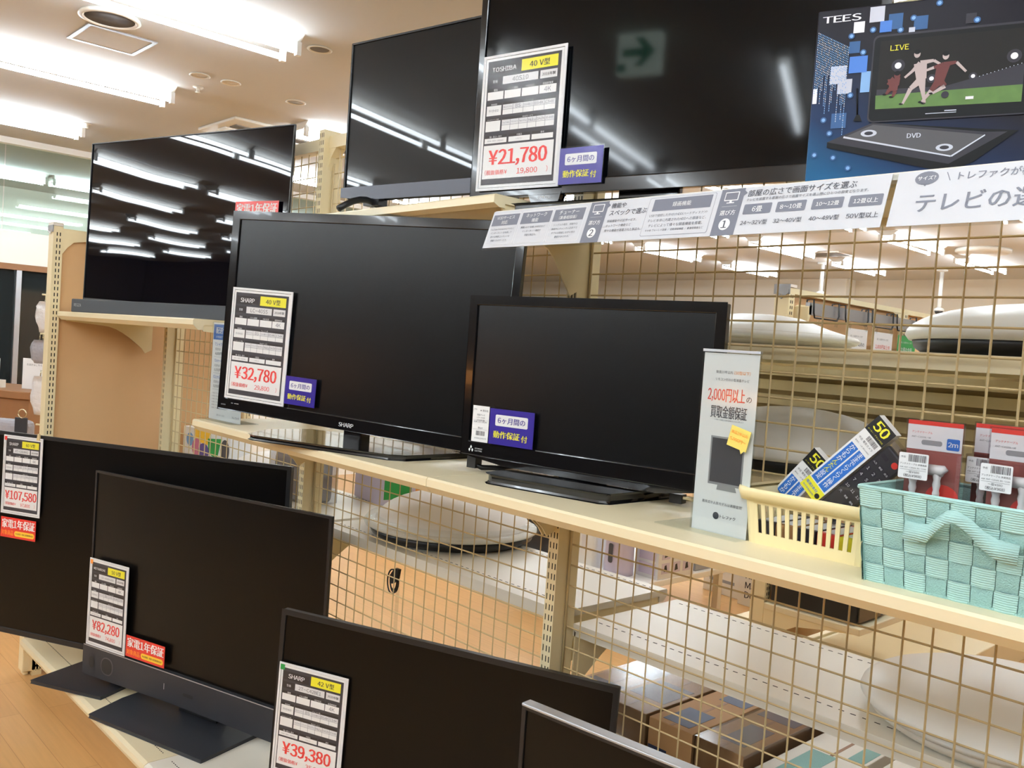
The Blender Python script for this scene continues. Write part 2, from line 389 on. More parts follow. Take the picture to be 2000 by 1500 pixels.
t = thing('ceiling_speaker', 'round ceiling speaker with dark grey cloth and cream rim', 'speaker', (-3.61, -0.11, CE), 0)
b = MB(); b.lathe([(0.135, 0), (0.14, -0.012), (0.12, -0.02), (0.112, -0.012), (0.112, 0)], M['offwhite']); b.build('rim', t)
b = MB(); b.lathe([(0.112, -0.002), (0.112, -0.012), (0.0, -0.014)], M['spk']); b.build('grille', t)
t = thing('ceiling_hatch', 'square ceiling access hatch with thin aluminium frame', 'hatch', (-3.96, 0.02, CE))
b = MB()
for a, c in (((-0.17, -0.17), (0.17, -0.15)), ((-0.17, 0.15), (0.17, 0.17)), ((-0.17, -0.15), (-0.15, 0.15)), ((0.15, -0.15), (0.17, 0.15))): b.box((a[0], a[1], -0.006), (c[0], c[1], 0), M['alu'])
b.build('frame', t)
b = MB(); b.box((-0.148, -0.148, -0.004), (0.148, 0.148, 0), M['ceil']); b.build('panel', t)
def downlight(x, y, label, r=0.055, fill=None):
    t = thing('recessed_downlight', label, 'downlight', (x, y, CE))
    b = MB(); b.lathe([(r, 0), (r+0.004, -0.005), (r-0.006, -0.008), (r-0.01, -0.002)], M['offwhite'], 32); b.build('ring', t)
    b = MB(); b.lathe([(r-0.01, -0.001), (r-0.012, -0.003), (0, -0.003)], fill or M['acgrey'], 32); b.build('lens', t)
downlight(-3.15, 0.76, 'unlit recessed downlight past the end of the nearest lit lamp', 0.06)
downlight(-4.17, 0.58, 'unlit downlight with tan face, farther one of a close pair', 0.055, M['ceil'])
downlight(-4.15, 0.76, 'unlit downlight with white lens, nearer one of a close pair', 0.055, M['offwhite'])
downlight(-4.19, 1.21, 'small round smoke sensor with two dark holes', 0.06, M['greyp'])
for x, y, l in ((-4.42, 0.68, 'tiny sprinkler head near the pair of unlit downlights'), (-6.18, 0.6, 'tiny sprinkler head past the far left lamp')):
    b = MB(); b.lathe([(0.03, 0), (0.03, -0.006), (0.012, -0.01), (0.01, -0.03), (0.016, -0.034), (0, -0.034)], M['offwhite'], 20); tag(b.build('sprinkler', loc=(x, y, CE)), l, 'sprinkler')
t = thing('ceiling_air_conditioner', 'ceiling cassette air conditioner with dark louvre slot above rear television', 'air conditioner', (-5.2, 1.15, CE))
b = MB(); b.box((-0.3, 0, -0.02), (0.3, 1.1, 0), M['offwhite']); b.build('panel', t, 0.006)
b = MB(); b.box((0.05, 0.08, -0.026), (0.15, 1.02, -0.02), M['acgrey']); b.build('slot', t)
b = MB(); b.box((-0.1, 0.06, -0.034), (0.03, 1.04, -0.02), M['white']); b.build('louvre', t, 0.004)
t = thing('ceiling_vent', 'grey rectangular ceiling vent seen through net', 'vent', (-4.67, 8.79, CE))
b = MB(); b.box((-0.35, -0.2, -0.012), (0.35, 0.2, 0), M['offwhite']); b.build('frame', t)
b = MB(); b.box((-0.31, -0.16, -0.016), (0.31, 0.16, -0.012), M['acgrey']); b.build('grille', t)
b = MB(); b.lathe([(0.28, 0), (0.28, -0.03), (0.24, -0.05), (0, -0.05)], M['offwhite']); tag(b.build('ceiling_diffuser', loc=(-2.77, 8.84, CE)), 'round pale ceiling air diffuser in far right corner', 'diffuser')
def seccam(x, y, l, drop):
    t = thing('security_camera', l, 'security camera', (x, y, CE))
    b = MB(); b.tube([(0, 0, 0), (0, 0, -drop)], 0.025, M['white'], 10); b.lathe([(0.07, 0), (0.07, -0.02), (0.02, -0.03)], M['white'], 20); b.build('pole', t)
    b = MB(); b.lathe([(0.02, 0.05), (0.06, 0.03), (0.065, 0), (0.0, 0)], M['white'], 20, T=Tm(0, 0, -drop)); b.build('camera_housing', t)
    b = MB(); b.lathe([(0.055, 0), (0.045, -0.03), (0.02, -0.05), (0, -0.052)], M['blackg'], 20, T=Tm(0, 0, -drop)); b.build('dome', t)
seccam(-5.07, 9.64, 'white security camera hanging on pole, left one of two', 0.43)
seccam(-3.91, 10.67, 'white security camera with dark dome on pole, right one of two', 0.55)
# green exit sign hung behind the viewer (it shows in a screen)
t = thing('exit_sign', 'hanging emergency exit sign with green arrow, mirrored in upper television', 'sign', (-1.0, -2.28, 2.78), 0)
b = MB(); b.box((-0.1, -0.03, 0.0), (0.1, 0.02, 0.18), M['exit']); b.tube([(0, 0, 0.18), (0, 0, CE-2.78)], 0.012, M['white'], 8); b.build('sign_box', t)
b = MB(T=Tm(0, 0.022, 0))
b.add([(x, 0, z) for x, z in ((-0.075, 0.075), (0.02, 0.075), (-0.02, 0.03), (0.02, 0.03), (0.08, 0.095), (0.02, 0.16), (-0.02, 0.16), (0.02, 0.112), (-0.075, 0.112))], [tuple(range(9))], M['exitg'])
b.box((-0.095, 0, 0.01), (-0.055, 0.0005, 0.045), M['exitg'])
b.build('arrow', t)

# ------------------------------------------------------------------ net rack (posts, nets, rails, deck)
PX = [-2.925, -1.72, -0.535, 0.655]; PW = 0.032; PF, PB = -0.04, 0.035; PT = 2.19
def post(mb, x0, x1, y0, y1, z0, z1, cols=(0.006, 0.017, 0.0265), pitch=0.025, sh=0.0145, sw=0.0032, axis='y'):
    """hollow upright; the face at y0 is pierced by rows of slots"""
    W = x1-x0
    xs = [0]
    for c in cols: xs += [c-sw/2, c+sw/2]
    xs.append(W)
    zs = [z0]; z = z0+0.02
    while z+sh < z1-0.01: zs += [z, z+sh]; z += pitch
    zs.append(z1)
    vs = [(x0+x, y0, z) for z in zs for x in xs]; n = len(xs); fs = []
    for j in range(len(zs)-1):
        for i in range(n-1):
            if j % 2 == 1 and i % 2 == 1: continue
            fs.append((j*n+i, j*n+i+1, (j+1)*n+i+1, (j+1)*n+i))
    mb.add(vs, fs, M['cream'])
    mb.add([(x0, y0, z0), (x1, y0, z0), (x1, y1, z0), (x0, y1, z0), (x0, y0, z1), (x1, y0, z1), (x1, y1, z1), (x0, y1, z1)], [(4, 5, 6, 7), (1, 2, 6, 5), (2, 3, 7, 6), (3, 0, 4, 7)], M['cream'])
    mb.add([(x0+.001, y0+.006, z0), (x1-.001, y0+.006, z0), (x1-.001, y0+.006, z1), (x0+.001, y0+.006, z1)], [(0, 1, 2, 3)], M['slot'])  # dark sheet behind the slots stands in for the shade inside the post
rack = thing('net_rack', 'long cream display rack with wire net back behind the televisions', 'rack', (-1.1, 0, 0))
def in_rack(mb, name, bevel=0):
    mb.T = Tm(1.1, 0, 0); return mb
for x in PX:
    b = MB(Tm(1.1, 0, 0)); post(b, x, x+PW, PF, PB, 0.02, PT); b.build('post', rack)
for i in range(3):
    xa, xb = PX[i]+PW+0.004, PX[i+1]-0.004
    b = MB(Tm(1.1, 0, 0)); r = 0.0021
    k = math.ceil((xa+0.012)/0.05)
    while k*0.05 < xb-0.012:
        b.tube([(k*0.05, 0, 0.2), (k*0.05, 0, 2.15)], r, M['wire'], 4); k += 1
    for j in range(4, 43):
        z = j*0.05 if True else 0
        if 0.2 < z < 2.15: b.tube([(xa, 0.003, z), (xb, 0.003, z)], r, M['wire'], 4)
    b.tube([(xa, 0, 0.19), (xb, 0, 0.19), (xb, 0, 2.16), (xa, 0, 2.16)], 0.004, M['wire'], 6, closed=True)
    b.build('wire_net', rack)
    b = MB(Tm(1.1, 0, 0)); b.box((PX[i]+PW, -0.02, 2.13), (PX[i+1], 0.02, 2.17), M['cream'])
    b.prism([(PX[i]+PW, 2.13), (PX[i]+PW+0.04, 2.13), (PX[i]+PW+0.012, 2.10), (PX[i]+PW, 2.06)], -0.018, 0.018, M['cream'])
    b.build('top_rail', rack)
    b = MB(Tm(1.1, 0, 0)); b.box((PX[i]+PW, -0.02, 0.06), (PX[i+1], 0.02, 0.14), M['cream']); b.build('bottom_rail', rack)

def arch_plate(D, sgn):     # side profile of a shelf bracket: (y, z) below the board
    pts = [(0.0, 0.0), (0.0, -0.125), (0.028, -0.14), (0.045, -0.118)]
    for k in range(7):
        a = k/6; pts.append((0.045+(D*0.55-0.045)*a, -0.118+0.088*math.sin(a*math.pi/2)))
    pts += [(D-0.03, -0.02), (D-0.02, 0.0)]
    return [(sgn*y, z) for y, z in pts]
def shelf(label, x0, x1, z, D, side=-1, board='cream_board', dots=False, group='shelf boards of the net rack', brackets=True, yb=None, name='shelf_board', drop=0.034):
    """board on two arched brackets; side -1 towards the viewer, +1 behind the net"""
    yb = (PF if side < 0 else PB) if yb is None else yb
    t = thing(name, label, 'shelf', (0, 0, z), 0, group)
    s = side
    y0, y1 = yb, yb+s*D
    prof = [(y0, 0), (y1, 0), (y1+s*0.004, -0.004), (y1+s*0.004, -0.019), (y1-s*0.012, -drop), (y1-s*0.03, -drop), (y1-s*0.03, -0.018), (y0+s*0.02, -0.018), (y0+s*0.02, -0.03), (y0, -0.03)]
    b = MB(); b.prism(prof, x0, x1, M[board], 'x')
    if dots:
        for yy in (y0+s*0.06, y1-s*0.03):
            x = x0+0.03
            while x < x1-0.03:
                b.box((x, yy-0.0015, 0.0), (x+0.011, yy+0.0015, 0.0004), M['slot']); x += 0.024
    b.build('board', t)
    if brackets:
        for xx in (x0+0.004, x1-0.008):
            b = MB(); b.prism([(yb+y, zz-0.018) for y, zz in arch_plate(D, s)], xx, xx+0.004, M['cream'], 'x'); b.build('bracket', t)
    return t
shelf('cream shelf under the matte grey television with a slim tapered foot', PX[1]+PW, PX[2]+0.01, 1.23, 0.39)
shelf('cream shelf under the smallest television, the sign holder and the two baskets', PX[2]+0.012, PX[3], 1.23, 0.39)
shelf('cream shelf under the television with grey sound bar, far left', -3.065, PX[1]-0.002, 1.535, 0.39)
shelf('cream upper shelf under the television on curved feet', PX[1]+PW, PX[2]+0.016, 1.842, 0.26, drop=0.027)
shelf('cream upper shelf behind the white guide banner', PX[2]+0.03, PX[3], 1.80, 0.26)
# boards on the far side of the net
for x0, x1, z, bd, l in ((PX[0]+PW, PX[1], 0.87, 'white_board', 'white board behind net at far left, holding toy box'),
                         (PX[1]+PW, PX[2]-0.005, 0.87, 'white_board', 'white board behind net under the clear-rimmed ceiling light'),
                         (PX[2]+PW, PX[3], 0.85, 'white_board', 'lit white board behind net under the largest dome light'),
                         (PX[1]+PW, PX[2]-0.005, 1.285, 'cream_board', 'cream board behind net and behind the matte grey television'),
                         (PX[2]+PW, PX[3], 1.285, 'cream_board', 'cream board behind net under the shaded dome light'),
                         (PX[2]+PW, PX[3], 1.555, 'cream_board', 'cream board behind net at eye level under two white dome lights')):
    shelf(l, x0, x1, z, 0.42, 1, bd, dots=(bd == 'white_board'))
# bottom decks
def deck(l, x0, x1, bd, s):
    t = thing('base_deck', l, 'base deck', (0, 0, 0.17), 0, 'bottom decks of the net rack')
    D = -0.5 if s < 0 else 0.47; yb = PF if s < 0 else PB
    prof = [(yb, 0), (D, 0), (D+s*0.012, -0.006), (D+s*0.016, -0.02), (D+s*0.012, -0.034), (D, -0.04), (D-s*0.02, -0.04), (D-s*0.02, -0.02), (yb, -0.02)]
    b = MB(); b.prism(prof, x0, x1, M[bd], 'x')
    x = x0+0.03
    while x < x1-0.03: b.box((x, D-s*0.06-0.0015, 0), (x+0.006, D-s*0.06+0.0015, 0.0004), M['slot']); x += 0.012
    b.build('board', t)
    b = MB(); b.box((x0, min(D-s*0.1, D-s*0.115), -0.17), (x1, max(D-s*0.1, D-s*0.115), -0.02), M['cream']); b.build('kick_plate', t)
for i, (l, bd) in enumerate((('cream bottom deck under the largest television, far left', 'cream_board'), ('white bottom deck under the lower middle televisions', 'white_board'), ('white bottom deck under the silver-edged television at front', 'white_board'))):
    deck(l, (-3.06 if i == 0 else PX[i]+0.005), PX[i+1]+0.002, bd, -1)
for i, l in enumerate(('rear bottom deck at far left behind net', 'rear bottom deck under the hanging coiled cord', 'rear bottom deck carrying cardboard cartons behind net')):
    deck(l, PX[i]+0.005, PX[i+1]+0.002, 'cream_board', 1)

# end rack set across the far left end
er = thing('end_rack', 'cream end rack with peach back board at far left', 'rack', (-3.12, 0, 0))
def er_mb(): return MB(Tm(3.12, 0, 0))
for yy in (-0.462, 0.425):
    b = er_mb()
    pm = MB(); post(pm, 0, 0.037, 0, 0.06, 0.0, 1.885, cols=(0.0145, 0.0265), sw=0.004)
    # turn the pierced face towards +X
    T = Matrix(((0, -1, 0, -3.07), (1, 0, 0, yy), (0, 0, 1, 0), (0, 0, 0, 1)))
    for m_ in pm.mats:
        pass
    b.add([T @ Vector(v) for v in pm.v], [], M['cream'])
    for f, mi in zip(pm.f, pm.mi):
        if pm.mats[mi] not in b.mats: b.mats.append(pm.mats[mi])
        b.f.append(f); b.mi.append(b.mats.index(pm.mats[mi])); b.sm.append(False)
    b.build('post', er)
b = er_mb(); b.box((-3.135, -0.464, 1.886), (-3.068, -0.424, 1.9), M['offwhite']); b.prism([(-3.135, 1.86), (-3.068, 1.86), (-3.068, 1.888), (-3.135, 1.888)], -0.466, -0.462, M['greyp']); b.prism([(-3.13, 1.868), (-3.1, 1.85), (-3.075, 1.868), (-3.1, 1.858)], -0.468, -0.466, M['paper']); b.build('post_cap', er)
b = er_mb(); b.box((-3.115, -0.425, 0.1), (-3.095, 0.425, 1.86), M['peach']); b.build('back_board', er)
b = er_mb(); b.box((-3.1, -0.425, 1.835), (-3.075, 0.425, 1.878), M['cream']); b.prism([(-0.425, 1.835), (-0.33, 1.835), (-0.38, 1.825), (-0.405, 1.80), (-0.425, 1.77)], -3.1, -3.076, M['cream'], 'x'); b.build('top_rail', er)
b = er_mb(); b.box((-3.13, -0.5, 0.02), (-3.07, -0.03, 0.17), M['cream']); b.box((-3.13, 0.03, 0.02), (-3.07, 0.45, 0.17), M['cream']); b.box((-3.13, -0.49, 0), (-3.09, -0.47, 0.03), M['cream']); b.box((-3.13, 0.42, 0), (-3.09, 0.45, 0.03), M['cream']); b.build('base_frame', er, 0.004)

# ------------------------------------------------------------------ televisions
TV = {}
def tv(key, label, BL, yaw, roll, w, h, base_z, screen, bz=(0.018, 0.018, 0.018, 0.03), bm='blackg', depth=0.05, edge=0.024, rim=None, k=1.0):
    """BL: lower left front corner of the panel; yaw, roll in degrees; bz: bezel left, right, top, bottom"""
    ya, ro = rad(yaw), rad(roll)
    BL = CAM+(Vector(BL)-CAM)*k; S = Matrix.Diagonal((k, 1, k, 1)); W0 = w*k
    d = Vector((math.cos(ya), math.sin(ya), 0)); n = Vector((-math.sin(ya), math.cos(ya), 0))
    c = Vector(BL)+d*(W0/2)+n*0.03; c.z = base_z
    root = thing('television', label, 'television', c, ya, 'televisions on the display rack')
    P = root.matrix_basis.inverted() @ (Tm(*BL) @ Rz(ya) @ Ry(-ro) @ S)
    TV[key] = (root, P, Tm(*BL) @ Rz(ya) @ Ry(-ro) @ S, w, h)
    l, r, t, bo = bz; fm = M[bm]
    b = MB(P)
    o = [(0, 0), (w, 0), (w, h), (0, h)]; i_ = [(l, bo), (w-r, bo), (w-r, h-t), (l, h-t)]
    vs = [(x, 0, z) for x, z in o]+[(x, 0, z) for x, z in i_]+[(x, edge-0.004, z) for x, z in o]+[(x, 0.006, z) for x, z in i_]
    fs = []
    for k in range(4):
        m_ = (k+1) % 4
        fs += [(k, m_, 4+m_, 4+k), (4+k, 4+m_, 12+m_, 12+k), (8+m_, 8+k, k, m_)]
    b.add(vs, fs, fm)
    if rim: b.box((-0.003, -0.001, h-0.002), (w+0.003, 0.024, h+0.004), M[rim])
    b.build('bezel', root, 0.002)
    b = MB(P); b.rect(l-0.001, bo-0.001, w-r+0.001, h-t+0.001, 0.004, M[screen]); b.add([(l, 0.006, bo), (w-r, 0.006, bo), (w-r, 0.006, h-t), (l, 0.006, h-t)], [(3, 2, 1, 0)], M['blackm']); b.build('screen', root)
    b = MB(P); b.box((0.002, 0.0075, 0.002), (w-0.002, edge, h-0.002), M['blackm'])
    b.prism([(w*0.12, h*0.05), (w*0.88, h*0.05), (w*0.86, h*0.62), (w*0.14, h*0.62)], edge-0.002, depth+0.02, M['blackm']); b.build('back_cover', root, 0.006)
    return root, P
def on_tv(key, s, t, off):        # world matrix of a card stuck on a panel
    return TV[key][2] @ Tm(s, -off, t)
def label_on(root, P, txt, x0, z0, x1, z1, m='paper', name='logo', y=-0.0015, bold=0.01):
    b = MB(P); b.text(txt, x0, z0, x1, z1, y, M[m], bold=bold); b.build(name, root)

# A: 40 inch on the upper shelf, behind the portable player box
root, P = tv('A', 'large black television with price sheet on the upper right shelf, arrow sign mirrored in it', (-0.669, -0.247, 1.851), 10.4, 0, 0.904, 0.53, 1.80, 'scr_a', (0.016, 0.016, 0.016, 0.03), depth=0.04)
label_on(root, P, 'TOSHIBA', 0.192, -0.009, 0.229, -0.003)
b = MB(P); b.prism([(0.17, 0.002), (0.25, 0.002), (0.245, -0.014), (0.178, -0.016)], -0.001, 0.02, M['blackg']); b.build('chin', root, 0.003)
b = MB(P); b.box((0.38, 0.026, -0.034), (0.52, 0.045, 0.1), M['blackg']); b.build('stand_neck', root, 0.004)
b = MB(); b.prism([(-0.27, -0.10), (0.3, -0.10), (0.3, 0.07), (-0.25, 0.07)], 0.0, 0.02, M['blackg'], 'z'); b.build('stand_base', root, 0.005)
# I: on curved feet
root, P = tv('I', 'glossy black television on curved feet, left one on the upper shelf', (-1.284, -0.206, 1.915), 9.6, 0, 0.704, 0.425, 1.842, 'scr_gloss', (0.004, 0.004, 0.004, 0.018), 'blackm', edge=0.014, depth=0.02)
b = MB(P); b.prism([(0.0, 0.014), (0.704, 0.014), (0.704, -0.006), (0.6, -0.016), (0.1, -0.016), (0.0, -0.006)], -0.006, 0.02, M['gun']); b.build('lower_trim', root, 0.004)
for cx in (0.12, 0.58):
    b = MB(P); b.box((cx-0.03, -0.004, -0.036), (cx+0.03, 0.03, -0.008), M['blackm']); 
    pts = [(cx-0.01, -0.11, -0.062)]+[(cx-0.01+0.02*k/8, -0.11+0.18*k/8, -0.062+0.038*math.sin(math.pi*k/8)) for k in range(1, 8)]+[(cx+0.01, 0.07, -0.062)]
    b.tube(pts, 0.009, M['blackm'], 8); b.build('foot', root)
b = MB(P); b.box((0.5, -0.008, -0.008), (0.56, 0.02, 0.004), M['blackg']); b.build('sensor', root)
# H: mirror-like with sound bar
root, P = tv('H', 'television with mirror-like rippled screen and grey sound bar on left shelf', (-2.557, -0.495, 1.552), 12.6, -1.0, 1.08, 0.599, 1.535, 'scr_wave', (0.003, 0.003, 0.003, 0.036), 'blackm', edge=0.012, k=1.11)
b = MB(P @ Ry(rad(-1.0))); b.box((-0.045, -0.02, -0.0192), (1.09, 0.03, 0.03), M['blackt']); b.build('sound_bar', root, 0.004)
label_on(root, P, 'REGZA', -0.03, 0.002, 0.03, 0.013, 'greyp', y=-0.0215)
# B: 40 inch, matte grey
root, P = tv('B', 'large television with matte grey screen on middle shelf, price sheet at its left', (-1.48, -0.453, 1.283), 19.7, -2.05, 0.923, 0.559, 1.23, 'scr_matte', (0.026, 0.02, 0.022, 0.034), k=0.97)
label_on(root, P, 'SHARP', 0.432, 0.008, 0.482, 0.019)
b = MB(P); b.rect(0.05, 0.02, 0.057, 0.022, -0.001, M['greyp']); b.rect(0.062, 0.02, 0.078, 0.022, -0.001, M['greyp']); b.rect(0.012, 0.012, 0.03, 0.016, -0.001, M['dgrey']); b.build('indicator', root)
b = MB(); b.prism([(-0.028, -0.01), (0.028, -0.01), (0.03, 0.03), (-0.03, 0.03)], 0.006, 0.075, M['blackg'], 'z'); b.build('stand_neck', root, 0.004)
b = MB(); b.prism([(-0.25, -0.11), (-0.22, -0.125), (0.2, -0.13), (0.235, -0.11), (0.3, 0.09), (0.25, 0.13), (-0.25, 0.13), (-0.3, 0.02)], 0.0, 0.014, M['blackg'], 'z'); b.build('stand_base', root, 0.005)
# C: smallest, middle shelf
root, P = tv('C', 'smallest black television on middle shelf beside the white standing sign', (-0.573, -0.304, 1.270), 11.2, 0, 0.595, 0.35, 1.23, 'scr_matte', (0.02, 0.02, 0.019, 0.032))
b = MB(P)
for dx, dz in ((0, 0.0045), (-0.004, -0.002), (0.004, -0.002)): b.pr([(0.029+dx, 0.014+dz-0.0042), (0.0315+dx, 0.014+dz), (0.029+dx, 0.014+dz+0.0042), (0.0265+dx, 0.014+dz)], -0.0015, M['paper'])
b.text('MITSUBISHI', 0.04, 0.0145, 0.06, 0.018, -0.0015, M['paper']); b.text('ELECTRIC', 0.04, 0.0095, 0.06, 0.013, -0.0015, M['paper']); b.build('logo', root)
b = MB(P); b.prism([(0.02, 0.0), (0.575, 0.0), (0.48, -0.014), (0.12, -0.012)], 0.004, 0.03, M['blackg']); b.build('chin', root, 0.003)
b = MB(); b.box((-0.045, -0.02, 0.02), (0.045, 0.03, 0.06), M['blackg']); b.build('stand_neck', root, 0.003)
b = MB(); b.prism([(-0.165, -0.1), (-0.15, -0.115), (0.11, -0.115), (0.125, -0.105), (0.165, 0.09), (-0.14, 0.13), (-0.165, 0.1)], 0.0, 0.021, M['blackg'], 'z'); b.build('stand_base', root, 0.006)
b = MB(); b.tube([(-0.285, 0.04, 0.06), (-0.298, 0.02, 0.03), (-0.29, 0.012, 0.014), (-0.275, 0.02, 0.008), (-0.24, 0.06, 0.008), (-0.12, 0.12, 0.03)], 0.006, M['blackm'], 8); b.box((-0.305, 0.004, 0.006), (-0.281, 0.028, 0.032), M['blackm']); b.build('power_cord', root)
b = MB(); b.tube([(0.13, 0.06, 0.045), (0.16, 0.05, 0.04), (0.185, 0.03, 0.026), (0.2, 0.02, 0.016)], 0.006, M['blackm'], 8)
b.tube([(0.15, 0.07, 0.03), (0.18, 0.06, 0.014), (0.17, 0.02, 0.01)], 0.004, M['blackm'], 8); b.box((0.195, 0.008, 0.004), (0.222, 0.03, 0.022), M['blackm']); b.build('power_plug', root, 0.002)
b = MB(); b.box((0.222, 0.011, 0.014), (0.238, 0.0125, 0.019), M['copper']); b.box((0.222, 0.025, 0.010), (0.238, 0.0265, 0.015), M['copper']); b.build('plug_pin', root)
# D: largest, bottom left
root, P = tv('D', 'largest black television, at far left on the bottom deck', (-3.038, -0.648, 0.242), 28.3, 0, 1.36, 0.80, 0.17, 'scr_dark', (0.014, 0.016, 0.014, 0.02), 'blackm', depth=0.02, k=0.97)
b = MB(); b.box((-0.06, -0.02, 0.012), (0.06, 0.03, 0.2), M['blackm']); b.build('stand_neck', root)
b = MB(); b.prism([(-0.30, -0.15), (0.02, -0.15), (0.02, 0.14), (-0.28, 0.14)], 0.0, 0.012, M['blackt'], 'z'); b.build('stand_base', root, 0.002)
# E: 50 inch with speaker bar below
root, P = tv('E', 'black television with two oval speakers below its screen, on bottom deck', (-2.447, -0.454, 0.215), 17.7, 0, 1.117, 0.746, 0.17, 'scr_dark', (0.008, 0.01, 0.008, 0.108), 'blackm', edge=0.016, depth=0.01)
b = MB(P); b.prism([(0.0, 0.0), (0.45, 0.008), (1.117, 0.0), (1.117, 0.104), (0.0, 0.104)], -0.012, 0.016, M['blackt']); b.build('speaker_bar', root, 0.004)
for s0, s1 in ((0.102, 0.168), (0.945, 1.012)):
    b = MB(P); b.rrect(s0, 0.02, s1, 0.084, 0.028, -0.0135, M['spk']); b.rrect(s0+0.004, 0.024, s1-0.004, 0.08, 0.024, -0.0145, M['blackm']); b.build('speaker', root)
b = MB(P); b.disc(0.05, 0.05, 0.016, -0.0135, M['blackm'], 0.022); b.build('tweeter', root)
b = MB(P); b.rect(0.435, 0.045, 0.438, 0.066, -0.0135, M['silver']); b.rect(0.0, 0.104, 1.117, 0.107, -0.0125, M['silver']); b.rrect(0.53, 0.045, 0.58, 0.057, 0.005, -0.0135, M['blackm']); b.build('trim_strip', root)
b = MB(); b.box((-0.09, 0.0, 0.012), (0.09, 0.05, 0.14), M['blackm']); b.build('stand_neck', root)
b = MB(); b.prism([(-0.29, -0.205), (0.25, -0.205), (0.25, 0.09), (-0.32, 0.02), (-0.32, -0.05)], 0.0, 0.012, M['blackt'], 'z'); b.build('stand_base', root, 0.002)
# F: 42 inch, bottom centre
root, P = tv('F', 'slim black television at bottom centre with green-cornered price sheet', (-1.212, -0.374, 0.219), 25.5, -1.59, 0.94, 0.544, 0.17, 'scr_dark', (0.012, 0.012, 0.014, 0.018), 'blackm', depth=0.025, k=0.95)
b = MB(); b.box((-0.05, 0.0, 0.01), (0.05, 0.04, 0.16), M['blackm']); b.build('stand_neck', root)
b = MB(); b.prism([(-0.26, -0.09), (0.26, -0.09), (0.22, 0.13), (-0.22, 0.13)], 0.0, 0.012, M['blackt'], 'z'); b.build('stand_base', root, 0.002)
# G: silver edged, front
root, P = tv('G', 'silver-edged television nearest the viewer at the bottom edge', (-0.197, -0.431, 0.269), 6.2, 0, 0.86, 0.589, 0.17, 'scr_dark', (0.007, 0.007, 0.008, 0.02), 'blackm', rim='silver')
b = MB(); b.box((-0.05, 0.0, 0.01), (0.05, 0.04, 0.2), M['blackm']); b.build('stand_neck', root)
b = MB(); b.prism([(-0.22, -0.07), (0.22, -0.07), (0.2, 0.13), (-0.2, 0.13)], 0.0, 0.012, M['silver'], 'z'); b.build('stand_base', root, 0.002)

